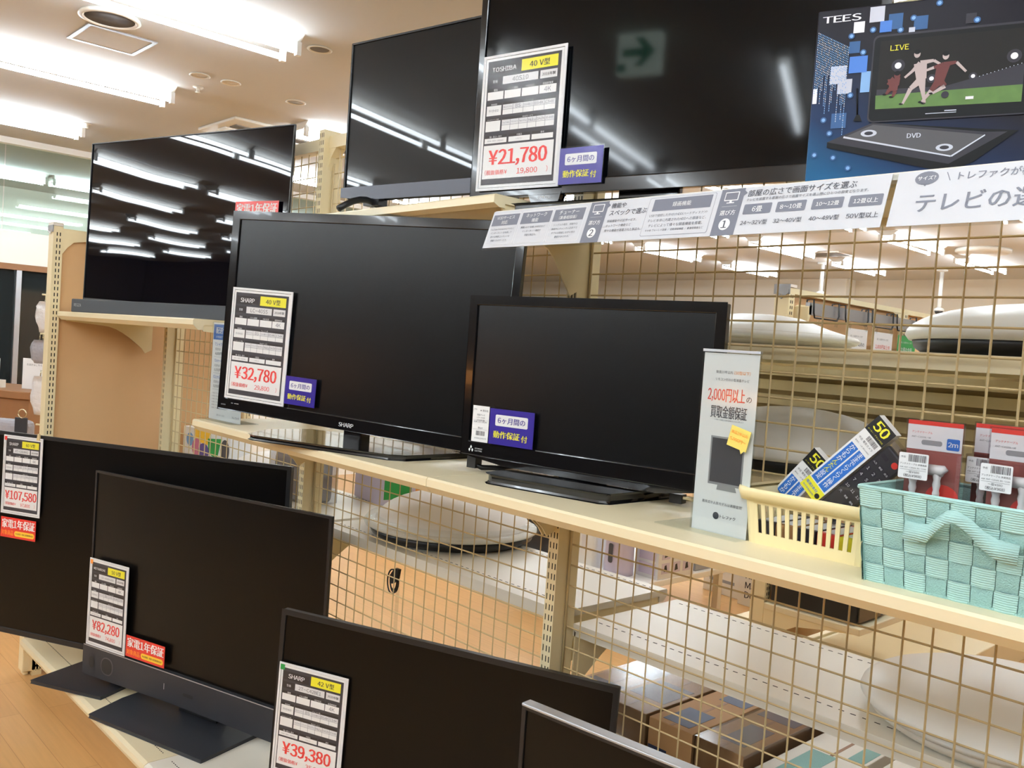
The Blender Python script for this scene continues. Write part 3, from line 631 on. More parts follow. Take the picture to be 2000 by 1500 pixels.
# ------------------------------------------------------------------ price sheets and warranty cards
def price_sheet(label, mw, brand, inch, model, year, price, bare, corner=None, res='4K', clip=False):
    t = thing('price_sheet', label, 'price sheet', mw=mw, group='A4 price sheets on the televisions')
    W, H = 0.21, 0.297
    b = MB(); b.box((0.003, 0.0005, 0.003), (W-0.003, 0.0015, H-0.003), M['paper'])
    L1, L2, L3 = 0.0001, -0.0003, -0.0007
    b.rect(0.009, 0.009, W-0.009, H-0.009, L1, M['ink'])
    def X(u): return u*W
    def Z(v): return (1-v)*H
    def R(u0, v0, u1, v1, m, y=L2): b.rect(X(u0), Z(v1), X(u1), Z(v0), y, M[m])
    def Tx(s, u0, v0, u1, v1, m, bold=0.0, st=False, align='c'): b.text(s, X(u0), Z(v1), X(u1), Z(v0), L3, M[m], bold, align, st)
    R(0.06, 0.06, 0.45, 0.135, 'inkd'); Tx(brand, 0.1, 0.078, 0.41, 0.118, 'paper', 0.015)
    R(0.475, 0.05, 0.92, 0.135, 'yellow'); Tx(inch+' V型', 0.56, 0.07, 0.84, 0.117, 'ink', 0.015)
    R(0.06, 0.155, 0.235, 0.215, 'inkd'); Tx('型番', 0.1, 0.175, 0.2, 0.197, 'paper2')
    R(0.245, 0.155, 0.69, 0.215, 'paper2'); Tx(model, 0.3, 0.168, 0.64, 0.203, 'inkt')
    R(0.715, 0.155, 0.92, 0.215, 'paper2'); Tx(year+'年製', 0.74, 0.172, 0.9, 0.198, 'ink', 0.02)
    def cell(u0, u1, v0, v1, head, body=None, hv=0.024):
        R(u0, v0, u1, v0+hv, 'inkd'); Tx(head, u0+0.02, v0+0.004, u1-0.02, v0+hv-0.003, 'paper2')
        R(u0, v0+hv, u1, v1, 'paper')
        if body: Tx(body, u0+0.03, v0+hv+0.014, u1-0.03, v1-0.012, 'inkb')
    for u, hd, bd in ((0.06, '種類', None), (0.28, 'パネル種類', None), (0.5, 'HDD方式', None), (0.715, '画面解像度', res)): cell(u, u+0.205, 0.24, 0.325, hd, bd)
    def table(v0, v1, head, n, us):
        cell(0.27, 0.92, v0, v1, head, hv=0.02)
        zt = v0+0.02; R(0.27, zt, 0.92, zt+(v1-zt)*0.5, 'paper2', L2-0.0001)
        for k in range(1, n): R(0.27+0.65*k/n-0.002, zt, 0.27+0.65*k/n+0.002, v1, 'inkb', L3)
        R(0.27, (zt+v1)/2-0.001, 0.92, (zt+v1)/2+0.001, 'inkb', L3)
        for k, s in enumerate(us): Tx(s, 0.28+0.65*k/n, zt+0.006, 0.26+0.65*(k+1)/n, zt+(v1-zt)*0.5-0.004, 'inkb')
    cell(0.06, 0.25, 0.35, 0.445, '録画機能', '外付HDD', 0.02); table(0.35, 0.445, 'チューナー数', 5, ('地上デジタル', 'BS', '110度CS', 'BS4K', 'CS4K'))
    cell(0.06, 0.25, 0.465, 0.565, 'ホームネットワーク機能', None, 0.02); table(0.465, 0.565, 'Webサービス', 6, ('YouTube', 'アクトビラ', 'Netflix', 'Hulu', 'DAZN', 'その他'))
    for u0, u1, hd, bd in ((0.06, 0.345, '幅×高さ×奥行', '904×565×182mm'), (0.37, 0.64, '付属品', 'リモコン'), (0.66, 0.92, '備考', None)): cell(u0, u1, 0.595, 0.655, hd, bd, 0.022)
    R(0.055, 0.67, 0.935, 0.925, 'paper')
    Tx('¥'+price, 0.13 if len(price) < 7 else 0.08, 0.705, 0.86 if len(price) < 7 else 0.92, 0.835, 'red', 0.032, True)
    Tx('(税抜価格￥', 0.09, 0.855, 0.38, 0.9, 'red', 0.01); Tx(bare, 0.5, 0.858, 0.76, 0.905, 'red', 0.01); Tx(')', 0.86, 0.855, 0.89, 0.9, 'red')
    if corner: b.rect(0.0, H-0.016, 0.014, H-0.001, -0.0008, M[corner])
    b.build('sheet', t)
    b = MB()
    for x0, z0, x1, z1 in ((-0.004, -0.004, 0.002, H+0.004), (W-0.002, -0.004, W+0.004, H+0.004), (0.002, -0.004, W-0.002, 0.002), (0.002, H-0.002, W-0.002, H+0.004)): b.box((x0, -0.0005, z0), (x1, 0.002, z1), M['paper2'])
    b.build('sleeve_edge', t)
    b = MB(); b.rect(0.0, 0.0, W, H, -0.0016, M['case']); b.build('clear_sleeve', t)
    if clip:
        b = MB(); b.prism([(W-0.03, H-0.004), (W-0.012, H-0.004), (W-0.016, H+0.022), (W-0.024, H+0.022)], -0.003, 0.003, M['wire']); b.build('clip', t)
    return t
def fit_card(key, s, t, sw, sh, W, H, off, rot=0.0):
    return on_tv(key, s, t, off) @ Ry(rot) @ Matrix.Diagonal((sw/W, 1, sh/H, 1))
price_sheet('price sheet of 21,780 yen on the upper right television', fit_card('A', 0.026, 0.018, 0.219, 0.297, 0.21, 0.297, 0.008), 'TOSHIBA', '40', '40S10', '2016', '21,780', '19,800')
price_sheet('price sheet of 32,780 yen on the matte grey television', fit_card('B', 0.032, 0.039, 0.209, 0.304, 0.21, 0.297, 0.006), 'SHARP', '40', 'LC-40S5', '2018', '32,780', '29,800')
price_sheet('price sheet of 107,580 yen on the largest television at far left', fit_card('D', 0.058, 0.483, 0.19, 0.303, 0.21, 0.297, 0.006), 'SHARP', '60', '4T-C60AH2', '2018', '107,580', '97,800', 'red', clip=True)
price_sheet('price sheet of 82,280 yen on the television with oval speakers', fit_card('E', 0.02, 0.116, 0.205, 0.31, 0.21, 0.297, 0.016), 'MITSUBISHI', '50', 'LCD-A50RA1000', '2018', '82,280', '74,800', 'orange')
price_sheet('price sheet of 39,380 yen with green corner on the bottom centre television', fit_card('F', 0.014, 0.104, 0.208, 0.296, 0.21, 0.297, 0.006), 'SHARP', '42', '2T-C42BE1', '2020', '39,380', '35,800', 'green')

def blue_card(label, mw, barcode=False):
    t = thing('warranty_card', label, 'card', mw=mw, group='blue six-month warranty cards')
    b = MB(); b.box((0, 0, 0), (0.105, 0.0012, 0.074), M['navy'])
    b.rrect(0.014, 0.039, 0.091, 0.062, 0.003, -0.0003, M['paper']); b.text('6ヶ月間の', 0.02, 0.043, 0.085, 0.058, -0.0006, M['navy'], 0.012)
    b.text('動作保証', 0.011, 0.011, 0.074, 0.031, -0.0004, M['yellow'], 0.02); b.text('付', 0.078, 0.011, 0.092, 0.025, -0.0004, M['yellow'], 0.015)
    b.build('card_face', t)
    b = MB(); b.rect(-0.003, -0.003, 0.108, 0.077, -0.0012, M['case']); b.build('clear_sleeve', t)
blue_card('blue warranty card on the upper right television', fit_card('A', 0.249, 0.017, 0.108, 0.077, 0.105, 0.074, 0.008))
blue_card('blue warranty card on the matte grey television', fit_card('B', 0.247, 0.045, 0.105, 0.076, 0.105, 0.074, 0.007))
blue_card('blue warranty card on the smallest television', fit_card('C', 0.079, 0.032, 0.116, 0.077, 0.105, 0.074, 0.006))
t = thing('barcode_label', 'narrow white barcode label on the smallest television', 'label', mw=on_tv('C', 0.031, 0.032, 0.005))
b = MB(); b.box((0, 0, 0), (0.045, 0.0008, 0.079), M['paper'])
b.text('中古', 0.004, 0.068, 0.011, 0.074, -0.0003, M['inkt']); b.text('★ 展示品', 0.02, 0.066, 0.042, 0.072, -0.0003, M['inkt'])
for k, s in enumerate(('液晶テレビ', 'LCD-24LB8', '2018年製')): b.text(s, 0.012, 0.057-k*0.006, 0.034, 0.0615-k*0.006, -0.0003, M['inkt'])
b.rect(0.002, 0.0475, 0.043, 0.0478, -0.0003, M['inkb']); b.text('型番 LCD-24LB8', 0.004, 0.042, 0.04, 0.046, -0.0003, M['inkt']); b.rect(0.002, 0.027, 0.043, 0.0273, -0.0003, M['inkb'])
b.text('税込￥', 0.016, 0.0285, 0.03, 0.033, -0.0003, M['inkt'])
x = 0.012
while x < 0.036: ww = random.choice((0.0005, 0.0008, 0.0012)); b.rect(x, 0.014, x+ww, 0.024, -0.0003, M['ink']); x += ww+random.choice((0.0006, 0.001))
b.text('1000012345678', 0.008, 0.006, 0.04, 0.010, -0.0003, M['inkt']); b.build('label_face', t)

def red_card(label, mw):
    t = thing('warranty_card', label, 'card', mw=mw, group='red one-year warranty cards')
    b = MB(); b.box((0, 0, 0), (0.2, 0.0012, 0.076), M['redcard'])
    b.text('家電1年保証', 0.008, 0.036, 0.194, 0.07, -0.0003, M['paper'], 0.03, 'c', True)
    b.text('対象商品', 0.006, 0.009, 0.074, 0.028, -0.0003, M['orange'], 0.02, 'c', True)
    b.rrect(0.08, 0.008, 0.194, 0.028, 0.0095, -0.0003, M['gold']); b.text('中古家電・家具 自然故障対応!!', 0.088, 0.012, 0.187, 0.024, -0.0006, M['inkd'], 0.01)
    b.build('card_face', t)
red_card('red one-year warranty card on the largest television', fit_card('D', 0.058, 0.384, 0.178, 0.08, 0.2, 0.076, 0.006))
red_card('red one-year warranty card on the television with oval speakers', fit_card('E', 0.232, 0.116, 0.2, 0.075, 0.2, 0.076, 0.014))
red_card('red one-year warranty card at lower right of the mirror-like television', on_tv('H', 0.84, 0.296, 0.006))

# ------------------------------------------------------------------ guide banner on the upper shelf edge
bt = rad(19.1); BM = Matrix(((1, 0, 0, -0.495), (0, math.cos(bt), math.sin(bt), -0.321), (0, -math.sin(bt), math.cos(bt), 1.797), (0, 0, 0, 1)))
K = 1.1133
def BMB(): return MB(Matrix.Diagonal((K, K, K, 1)))     # drawn at its measured proportions
y1, y2, y3 = -0.0003, -0.0006, -0.0009
# card frame: x right, z up, 0 at the top edge
ban = thing('guide_banner', 'long white guide banner on the upper shelf edge, tips for choosing television size', 'banner', mw=BM)
b = BMB(); b.box((0, 0, -0.076), (0.767, 0.001, 0), M['bpaper'])
def bx(x0, v0, x1, v1, m, y=y1, r=None):
    if r: b.rrect(x0, -v1, x1, -v0, r, y, M[m])
    else: b.rect(x0, -v1, x1, -v0, y, M[m])
def btx(s, x0, v0, x1, v1, m='inkt', bold=0.0, align='c', y=y2, st=False): b.text(s, x0, -v1, x1, -v0, y, M[m], bold, align, st)
for x0, x1, h1, h2, ls in ((0.004, 0.076, 'VODサービス', '対応', ('YouTubeやAmazonビデオなど', 'インターネットを利用して', '様々な映像コンテンツを', '視聴できるサービス。')),
                           (0.083, 0.16, 'ネットワーク', '機能', ('無線LANや有線LAN対応など', 'インターネット接続が', '可能な製品も。')),
                           (0.166, 0.24, 'チューナー', '(裏番組録画)', ('シングルの場合、視聴中は', '録画中にチャンネル変更不可', 'ダブルは録画しながら他の', '番組がみられる。'))):
    bx(x0-0.001, 0.005, x1+0.002, 0.0705, 'paper2', y1, 0.003); bx(x0, 0.006, x1+0.001, 0.0695, 'bpaper', y1-0.0001, 0.003)
    bx(x0+0.001, 0.008, x1, 0.031, 'inkb', y2); btx(h1, x0+0.012, 0.0105, x1-0.012, 0.0185, 'paper', 0, 'c', y3); btx(h2, x0+0.016, 0.0205, x1-0.016, 0.0285, 'paper', 0, 'c', y3)
    for k, s in enumerate(ls): btx(s, x0+0.003, 0.036+k*0.0078, x1-0.004, 0.0405+k*0.0078, 'inkt')
def guide(x0, num, t1):
    bx(x0, 0, x0+0.04, 0.076, 'inkb'); b.pr([(x0+0.04, -0.004), (x0+0.045, -0.0085), (x0+0.04, -0.013)], y1, M['inkb'])
    bx(x0+0.008, 0.005, x0+0.032, 0.0195, 'paper', y2, 0.001); bx(x0+0.0095, 0.0065, x0+0.0305, 0.018, 'inkb', y3, 0.0006); bx(x0+0.018, 0.0195, x0+0.022, 0.0225, 'paper', y2); bx(x0+0.0135, 0.0222, x0+0.0265, 0.0237, 'paper', y2)
    bx(x0+0.007, 0.0285, x0+0.033, 0.0288, 'paper', y2); btx('選び方', x0+0.007, 0.034, x0+0.033, 0.044, 'paper', 0.01)
    b.disc(x0+0.02, -0.058, 0.0095, y2, M['paper']); btx(num, x0+0.015, 0.052, x0+0.025, 0.064, 'inkt', 0.02, 'c', y3)
guide(0.25, '2', 0)
btx('機能や', 0.298, 0.005, 0.333, 0.015, 'inkt', 0.01, 'l'); btx('スペックで選ぶ', 0.298, 0.018, 0.376, 0.029, 'inkt', 0.01, 'l')
for k, s in enumerate(('録画機能やVODサービス、', 'ネットワーク機能など', '様々な機能が搭載された製品も。')): btx(s, 0.298, 0.036+k*0.0088, 0.378, 0.041+k*0.0088, 'inkt', 0, 'l')
bx(0.377, 0.003, 0.503, 0.07, 'inkb', y1, 0.003); bx(0.3775, 0.0035, 0.5025, 0.0695, 'bpaper', y1-0.0001, 0.003); bx(0.387, 0.006, 0.497, 0.027, 'inkb', y2); btx('録画機能', 0.425, 0.012, 0.46, 0.0215, 'paper', 0, 'c', y3)
for k, s in enumerate(('USBで接続した外付けHDD(ハードディスク)や', 'テレビ本体に内蔵されたHDDへの録画など、', 'テレビによって様々な録画機能を搭載。', 'その他 ブルーレイ録画 / 自動録画機能 / 裏番組録画など')): btx(s, 0.385, 0.032+k*0.0088, 0.495, 0.0375+k*0.0088-(0.001 if k == 3 else 0), 'inkt')
guide(0.511, '1', 0)
btx('部屋の広さで画面サイズを選ぶ', 0.558, 0.0045, 0.722, 0.0155, 'inkt', 0.008, 'l'); btx('テレビを設置する部屋の広さで画面サイズを選ぶ際にひとつの目安となります。', 0.558, 0.018, 0.752, 0.0228, 'inkt', 0, 'l')
for x0, a, c in ((0.557, '6畳', '24~32V型'), (0.61, '8〜10畳', '32~40V型'), (0.664, '10〜12畳', '40~49V型'), (0.717, '12畳以上', '50V型以上')):
    bx(x0, 0.0275, x0+0.045, 0.044, 'inkb', y1, 0.002); btx(a, x0+0.006, 0.0315, x0+0.039, 0.0405, 'paper', 0.01); btx(c, x0+0.001, 0.0525, x0+0.044, 0.0625, 'inkt', 0.01)
b.build('left_sheet', ban)
b = BMB(); b.box((0.775, 0, -0.076), (1.045, 0.001, 0), M['bpaper'])
b.disc(0.812, -0.011, 0.0145, y1, M['inkb'], 0.0095); b.pr([(0.806, -0.017), (0.812, -0.0225), (0.814, -0.018)], y1, M['inkb']); btx('サイズ?', 0.801, 0.007, 0.823, 0.0145, 'paper', 0.01)
b.pr([(0.835, -0.005), (0.836, -0.005), (0.8415, -0.017), (0.8405, -0.017)], y1, M['inkb']); btx('トレファクが教える', 0.85, 0.006, 0.98, 0.0175, 'inkb', 0.01, 'l')
btx('テレビの選び方', 0.806, 0.03, 1.0, 0.061, 'inkb', 0.012, 'l')
b.build('right_sheet', ban)
b = BMB(); b.box((-0.002, 0.001, -0.079), (1.048, 0.0025, 0.0), M['acr']); b.build('clear_backing', ban)
b = BMB(); b.box((0.0, 0.0026, -0.008), (1.045, 0.012, 0.003), M['offwhite']); b.build('clip_rail', ban)

# ------------------------------------------------------------------ portable player box beside the upper television
KB = 1.0375
t = thing('portable_player_box', 'dark blue box of a portable player with football picture, at upper right', 'box', (0.215, -0.31, 1.80), rad(18))
b = MB(); b.box((0, 0.0005, 0), (0.38, 0.085, 0.262), M['art']); b.build('carton', t, 0.002)
b = MB(Tm(0, 0, 0.016) @ Matrix.Diagonal((KB, 1, KB, 1)))
y = -0.0004
b.text('TEES', 0.008, 0.2175, 0.061, 0.2275, y, M['printwhite'], 0.02, 'c', True)
for x0, z0, x1, z1, m in ((0.073, 0.212, 0.093, 0.234, 'printlight'), (0.052, 0.199, 0.067, 0.215, 'printwhite'), (0.099, 0.199, 0.118, 0.221, 'printblue'), (0.133, 0.195, 0.151, 0.214, 'printblue'), (0.048, 0.17, 0.063, 0.187, 'printblue'), (0.036, 0.112, 0.056, 0.133, 'printlight'), (0.031, 0.062, 0.052, 0.084, 'printblue'), (0.127, 0.192, 0.135, 0.199, 'printlight'), (0.068, 0.112, 0.082, 0.142, 'lblue'), (0.05, 0.141, 0.075, 0.165, 'blue'), (0.025, 0.127, 0.047, 0.153, 'printlight'), (0.199, 0.196, 0.212, 0.21, 'printgrey'), (0.088, 0.196, 0.104, 0.212, 'blue'), (0.002, 0.1, 0.008, 0.122, 'printwhite')):
    b.rect(x0, z0, x1, z1, y, M[m]); y -= 0.00004
for x0, z0 in ((0.132, 0.212), (0.079, 0.201), (0.213, 0.2), (0.164, 0.229), (0.116, 0.197), (0.055, 0.109), (0.011, 0.024), (0.038, 0.019), (0.06, 0.003), (0.068, 0.17), (0.05, 0.195), (0.03, 0.055), (0.02, 0.075)): b.disc(x0, z0, 0.0044, y, M['printblue'], n=16); b.disc(x0, z0, 0.0026, y-0.00003, M['lblue'], n=14)
for k in range(22):
    x0 = 0.003+k*0.0021; zt = 0.205-k*0.0012; zb = zt-0.05-random.random()*0.08
    zz = zt
    while zz > zb: b.rect(x0, zz-0.0022, x0+0.0009, zz, y, M['lblue'] if random.random() < 0.6 else M['printlight']); zz -= 0.0034
y -= 0.0003
b.tube([(0.064, y, 0.118), (0.067, y, 0.08)], 0.0012, M['printblack'], 6); b.pr([(0.062, 0.071), (0.074, 0.07), (0.07, 0.08), (0.066, 0.08)], y, M['printblack'])
b.pr([(0.028, 0.042), (0.089, 0.067), (0.235, 0.05), (0.275, 0.046), (0.224, 0.006), (0.193, -0.008), (0.028, 0.034)], y, M['printblack']); y -= 0.0001
b.pr([(0.028, 0.042), (0.089, 0.067), (0.235, 0.046), (0.262, 0.045), (0.193, 0.004)], y, M['printgrey']); y -= 0.0001
b.pr([(0.051, 0.048), (0.09, 0.064), (0.235, 0.042), (0.195, 0.014)], y, M['dgrey']); y -= 0.0001
b.pr([(0.051, 0.0495), (0.195, 0.0155), (0.195, 0.0135), (0.05, 0.047)], y, M['printlight']); b.pr([(0.195, 0.0155), (0.235, 0.0425), (0.2355, 0.041), (0.196, 0.0135)], y, M['printlight'])
for cx, cz in ((0.085, 0.052), (0.186, 0.027)): b.disc(cx, cz, 0.011, y, M['printlight'], 0.005); b.disc(cx, cz, 0.006, y-0.0001, M['printgrey'], 0.0027)
b.text('DVD', 0.136, 0.0425, 0.155, 0.049, y, M['printlight'], 0.02)
def rr(x0, z0, x1, z1, r, m):
    global y
    y -= 0.0001; b.rrect(x0, z0, x1, z1, r, y, M[m])
rr(0.081, 0.067, 0.289, 0.192, 0.008, 'printgrey'); rr(0.083, 0.069, 0.287, 0.189, 0.007, 'printblack')
y -= 0.0001; b.rect(0.091, 0.084, 0.275, 0.183, y, M['printnight']); y -= 0.0001
b.pr([(0.091, 0.114), (0.18, 0.112), (0.275, 0.135), (0.275, 0.105), (0.091, 0.105)], y, M['printgrey']); y -= 0.0001
b.pr([(0.09, 0.1055), (0.275, 0.107), (0.275, 0.084), (0.091, 0.086)], y, M['grass']); y -= 0.0001
for cx, cz, r_ in ((0.117, 0.146, 0.006), (0.162, 0.124, 0.004), (0.214, 0.123, 0.0035), (0.262, 0.146, 0.006)): b.disc(cx, cz, r_*1.5, y, M['printgrey'], n=18); b.disc(cx, cz, r_*0.75, y-0.00003, M['printwhite'], n=16)
for k in range(12): b.disc(0.222+k*0.0045, 0.122+k*0.0012, 0.0006, y, M['printlight'], n=6)
b.text('LIVE', 0.102, 0.168, 0.132, 0.1755, y, M['yellow'], 0.0)
y -= 0.0001
def limb(p, q, w0, w1, m):
    dx, dz = q[0]-p[0], q[1]-p[1]; L = math.hypot(dx, dz); nx, nz = -dz/L, dx/L
    b.pr([(p[0]+nx*w0, p[1]+nz*w0), (p[0]-nx*w0, p[1]-nz*w0), (q[0]-nx*w1, q[1]-nz*w1), (q[0]+nx*w1, q[1]+nz*w1)], y, M[m])
def player(h, sh, hip, arms, legs, ms, mk):
    global y
    limb(sh, hip, 0.0085, 0.0065, ms)
    for a in arms: y -= 0.00005; limb(sh, a[0], 0.0035, 0.002, ms); limb(a[0], a[1], 0.002, 0.0015, mk)
    for k_, f_ in legs: y -= 0.00005; limb(hip, k_, 0.0055, 0.003, ms); limb(k_, f_, 0.003, 0.0015, mk); b.disc(f_[0]-0.002, f_[1], 0.003, y, M['printblack'], 0.0014, 8)
    y -= 0.00005; b.disc(h[0], h[1], 0.0042, y, M[mk], 0.0055, 12); b.disc(h[0], h[1]+0.003, 0.0042, y-0.00003, M['printblack'], 0.0034, 12)
player((0.141, 0.16), (0.146, 0.147), (0.149, 0.124), [((0.136, 0.136), (0.127, 0.128)), ((0.163, 0.149), (0.172, 0.143))], [((0.136, 0.112), (0.127, 0.091)), ((0.152, 0.108), (0.156, 0.09))], 'skin', 'skin')
player((0.178, 0.154), (0.176, 0.142), (0.172, 0.12), [((0.192, 0.144), (0.205, 0.13)), ((0.164, 0.139), (0.152, 0.135))], [((0.163, 0.107), (0.152, 0.092)), ((0.18, 0.112), (0.165, 0.103))], 'player', 'skin')
player((0.117, 0.132), (0.113, 0.128), (0.114, 0.117), [((0.108, 0.124), (0.105, 0.12))], [((0.108, 0.112), (0.104, 0.106)), ((0.116, 0.11), (0.113, 0.102))], 'player', 'player')
b.disc(0.181, 0.1, 0.0048, y, M['printgrey']); b.rect(0.207, 0.0915, 0.217, 0.0955, y, M['paper2'])
y -= 0.0001; b.rect(0.158, 0.0745, 0.197, 0.0755, y, M['printlight']); b.rect(0.182, 0.077, 0.197, 0.0785, y, M['printlight'])
b.build('front_print', t)

# ------------------------------------------------------------------ standing signs on the middle shelf
t = thing('sign_holder', 'clear upright holder with buy-back price sign beside the smallest television', 'sign', (0.066, -0.325, 1.23), rad(-1.7))
b = MB(); b.box((0, 0.0008, 0.0), (0.107, 0.0014, 0.297), M['paper'])
y = 0.0004
b.text('製造10年以内', 0.026, 0.2625, 0.058, 0.2695, y, M['inkt']); b.text('(50型以下)', 0.061, 0.2625, 0.092, 0.2695, y, M['orange'])
b.text('リモコン付の小型液晶テレビ', 0.026, 0.2505, 0.091, 0.2575, y, M['inkt'])
b.text('2,000円以上', 0.013, 0.2165, 0.085, 0.240, y, M['red'], 0.02, 'c', True); b.text('の', 0.088, 0.2175, 0.098, 0.2305, y, M['inkt'], 0.01)
b.text('買取金額保証', 0.021, 0.190, 0.091, 0.211, y, M['inkt'], 0.02, 'c', True); b.text('※本体・付属品に欠品や故障がないものに限ります', 0.03, 0.1855, 0.086, 0.1885, y, M['inkb'])
b.rect(0.026, 0.08, 0.092, 0.160, y, M['greyp']); b.rect(0.029, 0.084, 0.089, 0.157, y-0.0002, M['dgrey']); b.pr([(0.046, 0.082), (0.079, 0.082), (0.083, 0.072), (0.044, 0.072)], y-0.0001, M['greyp'])
b.text('高年式や人気モデルは高額査定!', 0.018, 0.046, 0.096, 0.0535, y, M['inkt']); b.disc(0.047, 0.029, 0.006, y, M['inkt']); b.text('トレファク', 0.055, 0.0245, 0.085, 0.034, y, M['inkt'], 0.02)
b.build('sign_sheet', t)
b = MB(); b.box((-0.002, -0.0016, 0.0), (0.109, 0.0, 0.300), M['acr']); b.box((-0.002, 0.002, 0.0), (0.109, 0.0036, 0.300), M['acr']); b.box((-0.002, -0.0018, 0.2985), (0.109, 0.0038, 0.303), M['alu']); b.build('clear_holder', t)
b = MB(); b.box((-0.055, -0.03, 0.0), (0.109, 0.075, 0.002), M['acr']); b.build('clear_foot', t)
t = thing('price_flag', 'yellow pop-up note clipped on the clear sign holder', 'note', mw=Tm(0.066, -0.3275, 1.23) @ Rz(rad(-1.7)) @ Tm(0.061, -0.002, 0.149) @ Ry(rad(13)))
b = MB(); b.box((0, -0.0008, 0), (0.038, 0.0, 0.034), M['noteyellow']); b.text('新品2年以内', 0.003, 0.021, 0.034, 0.028, -0.0012, M['orange'], 0.01); b.text('5,000円〜', 0.003, 0.008, 0.034, 0.018, -0.0012, M['orange'], 0.02); b.pr([(0.026, 0.0), (0.034, 0.0), (0.03, -0.006)], -0.0006, M['noteyellow']); b.build('note', t)
t = thing('delivery_sign', 'white delivery service sheet with blue heading, left of the matte grey television', 'sign', (-1.715, -0.372, 1.23), rad(2))
b = MB(); b.box((0, 0.001, 0.0), (0.2, 0.0016, 0.297), M['paper'])
b.rect(0.004, 0.245, 0.196, 0.292, 0.0006, M['sblue']); b.text('配送サービス', 0.02, 0.262, 0.15, 0.285, 0.0003, M['paper'], 0.015, 'l'); b.text('お手軽価格でお届けします', 0.02, 0.250, 0.11, 0.257, 0.0003, M['paper'], 0, 'l')
for k, (a, c) in enumerate((('Tシャツ便', '配送料金'), ('72cm〜80cm', '配送料金'), ('82cm以上', '配送料金'))):
    z0 = 0.225-k*0.05
    b.text(a, 0.016, z0, 0.09, z0+0.012, 0.0006, M['sblue'], 0.01, 'l'); b.text(c, 0.02, z0-0.013, 0.07, z0-0.005, 0.0006, M['inkb'], 0, 'l'); b.text('%d,000円〜' % (4+k*2), 0.02, z0-0.028, 0.08, z0-0.018, 0.0006, M['inkt'], 0.01, 'l'); b.rect(0.014, z0-0.033, 0.1, z0-0.0324, 0.0006, M['inkb'])
for k in range(6): b.text('※対象エリア外は別途料金がかかります', 0.014, 0.078-k*0.009, 0.12, 0.083-k*0.009, 0.0006, M['inkb'], 0, 'l')
b.text('店内スタッフまで', 0.05, 0.012, 0.12, 0.018, 0.0006, M['inkb'], 0, 'l'); b.text('トレファク', 0.15, 0.01, 0.19, 0.022, 0.0006, M['inkt'], 0.02); b.build('sign_sheet', t)
b = MB(); b.box((-0.002, -0.0014, 0), (0.202, 0.0, 0.3), M['acr']); b.box((-0.002, -0.03, 0), (0.202, 0.06, 0.002), M['acr']); b.build('clear_holder', t)

# ------------------------------------------------------------------ baskets and what is in them
def rr_perimeter(x0, y0, x1, y1, r, step, na=4):
    pts = []
    def seg(a, c):
        n = max(1, round(math.hypot(c[0]-a[0], c[1]-a[1])/step)); n += 1-(n % 2)
        for k in range(n): pts.append((a[0]+(c[0]-a[0])*k/n, a[1]+(c[1]-a[1])*k/n, k % 2 == 1))
    def arc(cx, cy, a0):
        for k in range(na): a = rad(a0+90*k/na); pts.append((cx+r*math.cos(a), cy+r*math.sin(a), False))
    seg((x0+r, y0), (x1-r, y0)); arc(x1-r, y0+r, -90); seg((x1, y0+r), (x1, y1-r)); arc(x1-r, y1-r, 0); seg((x1-r, y1), (x0+r, y1)); arc(x0+r, y1-r, 90); seg((x0, y1-r), (x0, y0+r)); arc(x0+r, y0+r, 180)
    return pts
t = thing('slotted_basket', 'cream plastic basket with vertical slots, holding remote controls', 'basket', (0.166, -0.335, 1.23), rad(1))
P0 = rr_perimeter(0.006, 0.004, 0.208, 0.17, 0.02, 0.0066)
lv = [0.0, 0.012, 0.018, 0.063, 0.07, 0.082]
def flare(z): return 1+z*1.0
vs = []; n = len(P0)
for z in lv:
    f = flare(z)
    vs += [((x-0.115)*f+0.115, (yy-0.087)*f+0.087, z) for x, yy, _ in P0]
fs = []
for j in range(len(lv)-1):
    for i in range(n):
        if P0[i][2] and j == 2: continue
        fs.append((j*n+i, j*n+(i+1) % n, (j+1)*n+(i+1) % n, (j+1)*n+i))
fs.append(tuple(range(n-1, -1, -1)))
b = MB(); b.add(vs, fs, M['basket']); o = b.build('basket_body', t); sd = o.modifiers.new('solid', 'SOLIDIFY'); sd.thickness = 0.0022
b = MB(); f = flare(0.082)
pr_ = [((x-0.115)*f+0.115, (yy-0.087)*f+0.087) for x, yy, _ in P0]
def ring(sc, z): return [((x-0.115)*sc[0]+0.115, (yy-0.087)*sc[1]+0.087, z) for x, yy in pr_]
rs = [ring((1.0, 1.0), 0.072), ring((1.045, 1.06), 0.068), ring((1.075, 1.1), 0.082), ring((1.07, 1.09), 0.088), ring((0.99, 0.985), 0.086)]
vs = [v for r_ in rs for v in r_]; fs = [(j*n+i, j*n+(i+1) % n, (j+1)*n+(i+1) % n, (j+1)*n+i) for j in range(4) for i in range(n)]
b.add(vs, fs, M['basket'], smooth=True); b.build('basket_rim', t)

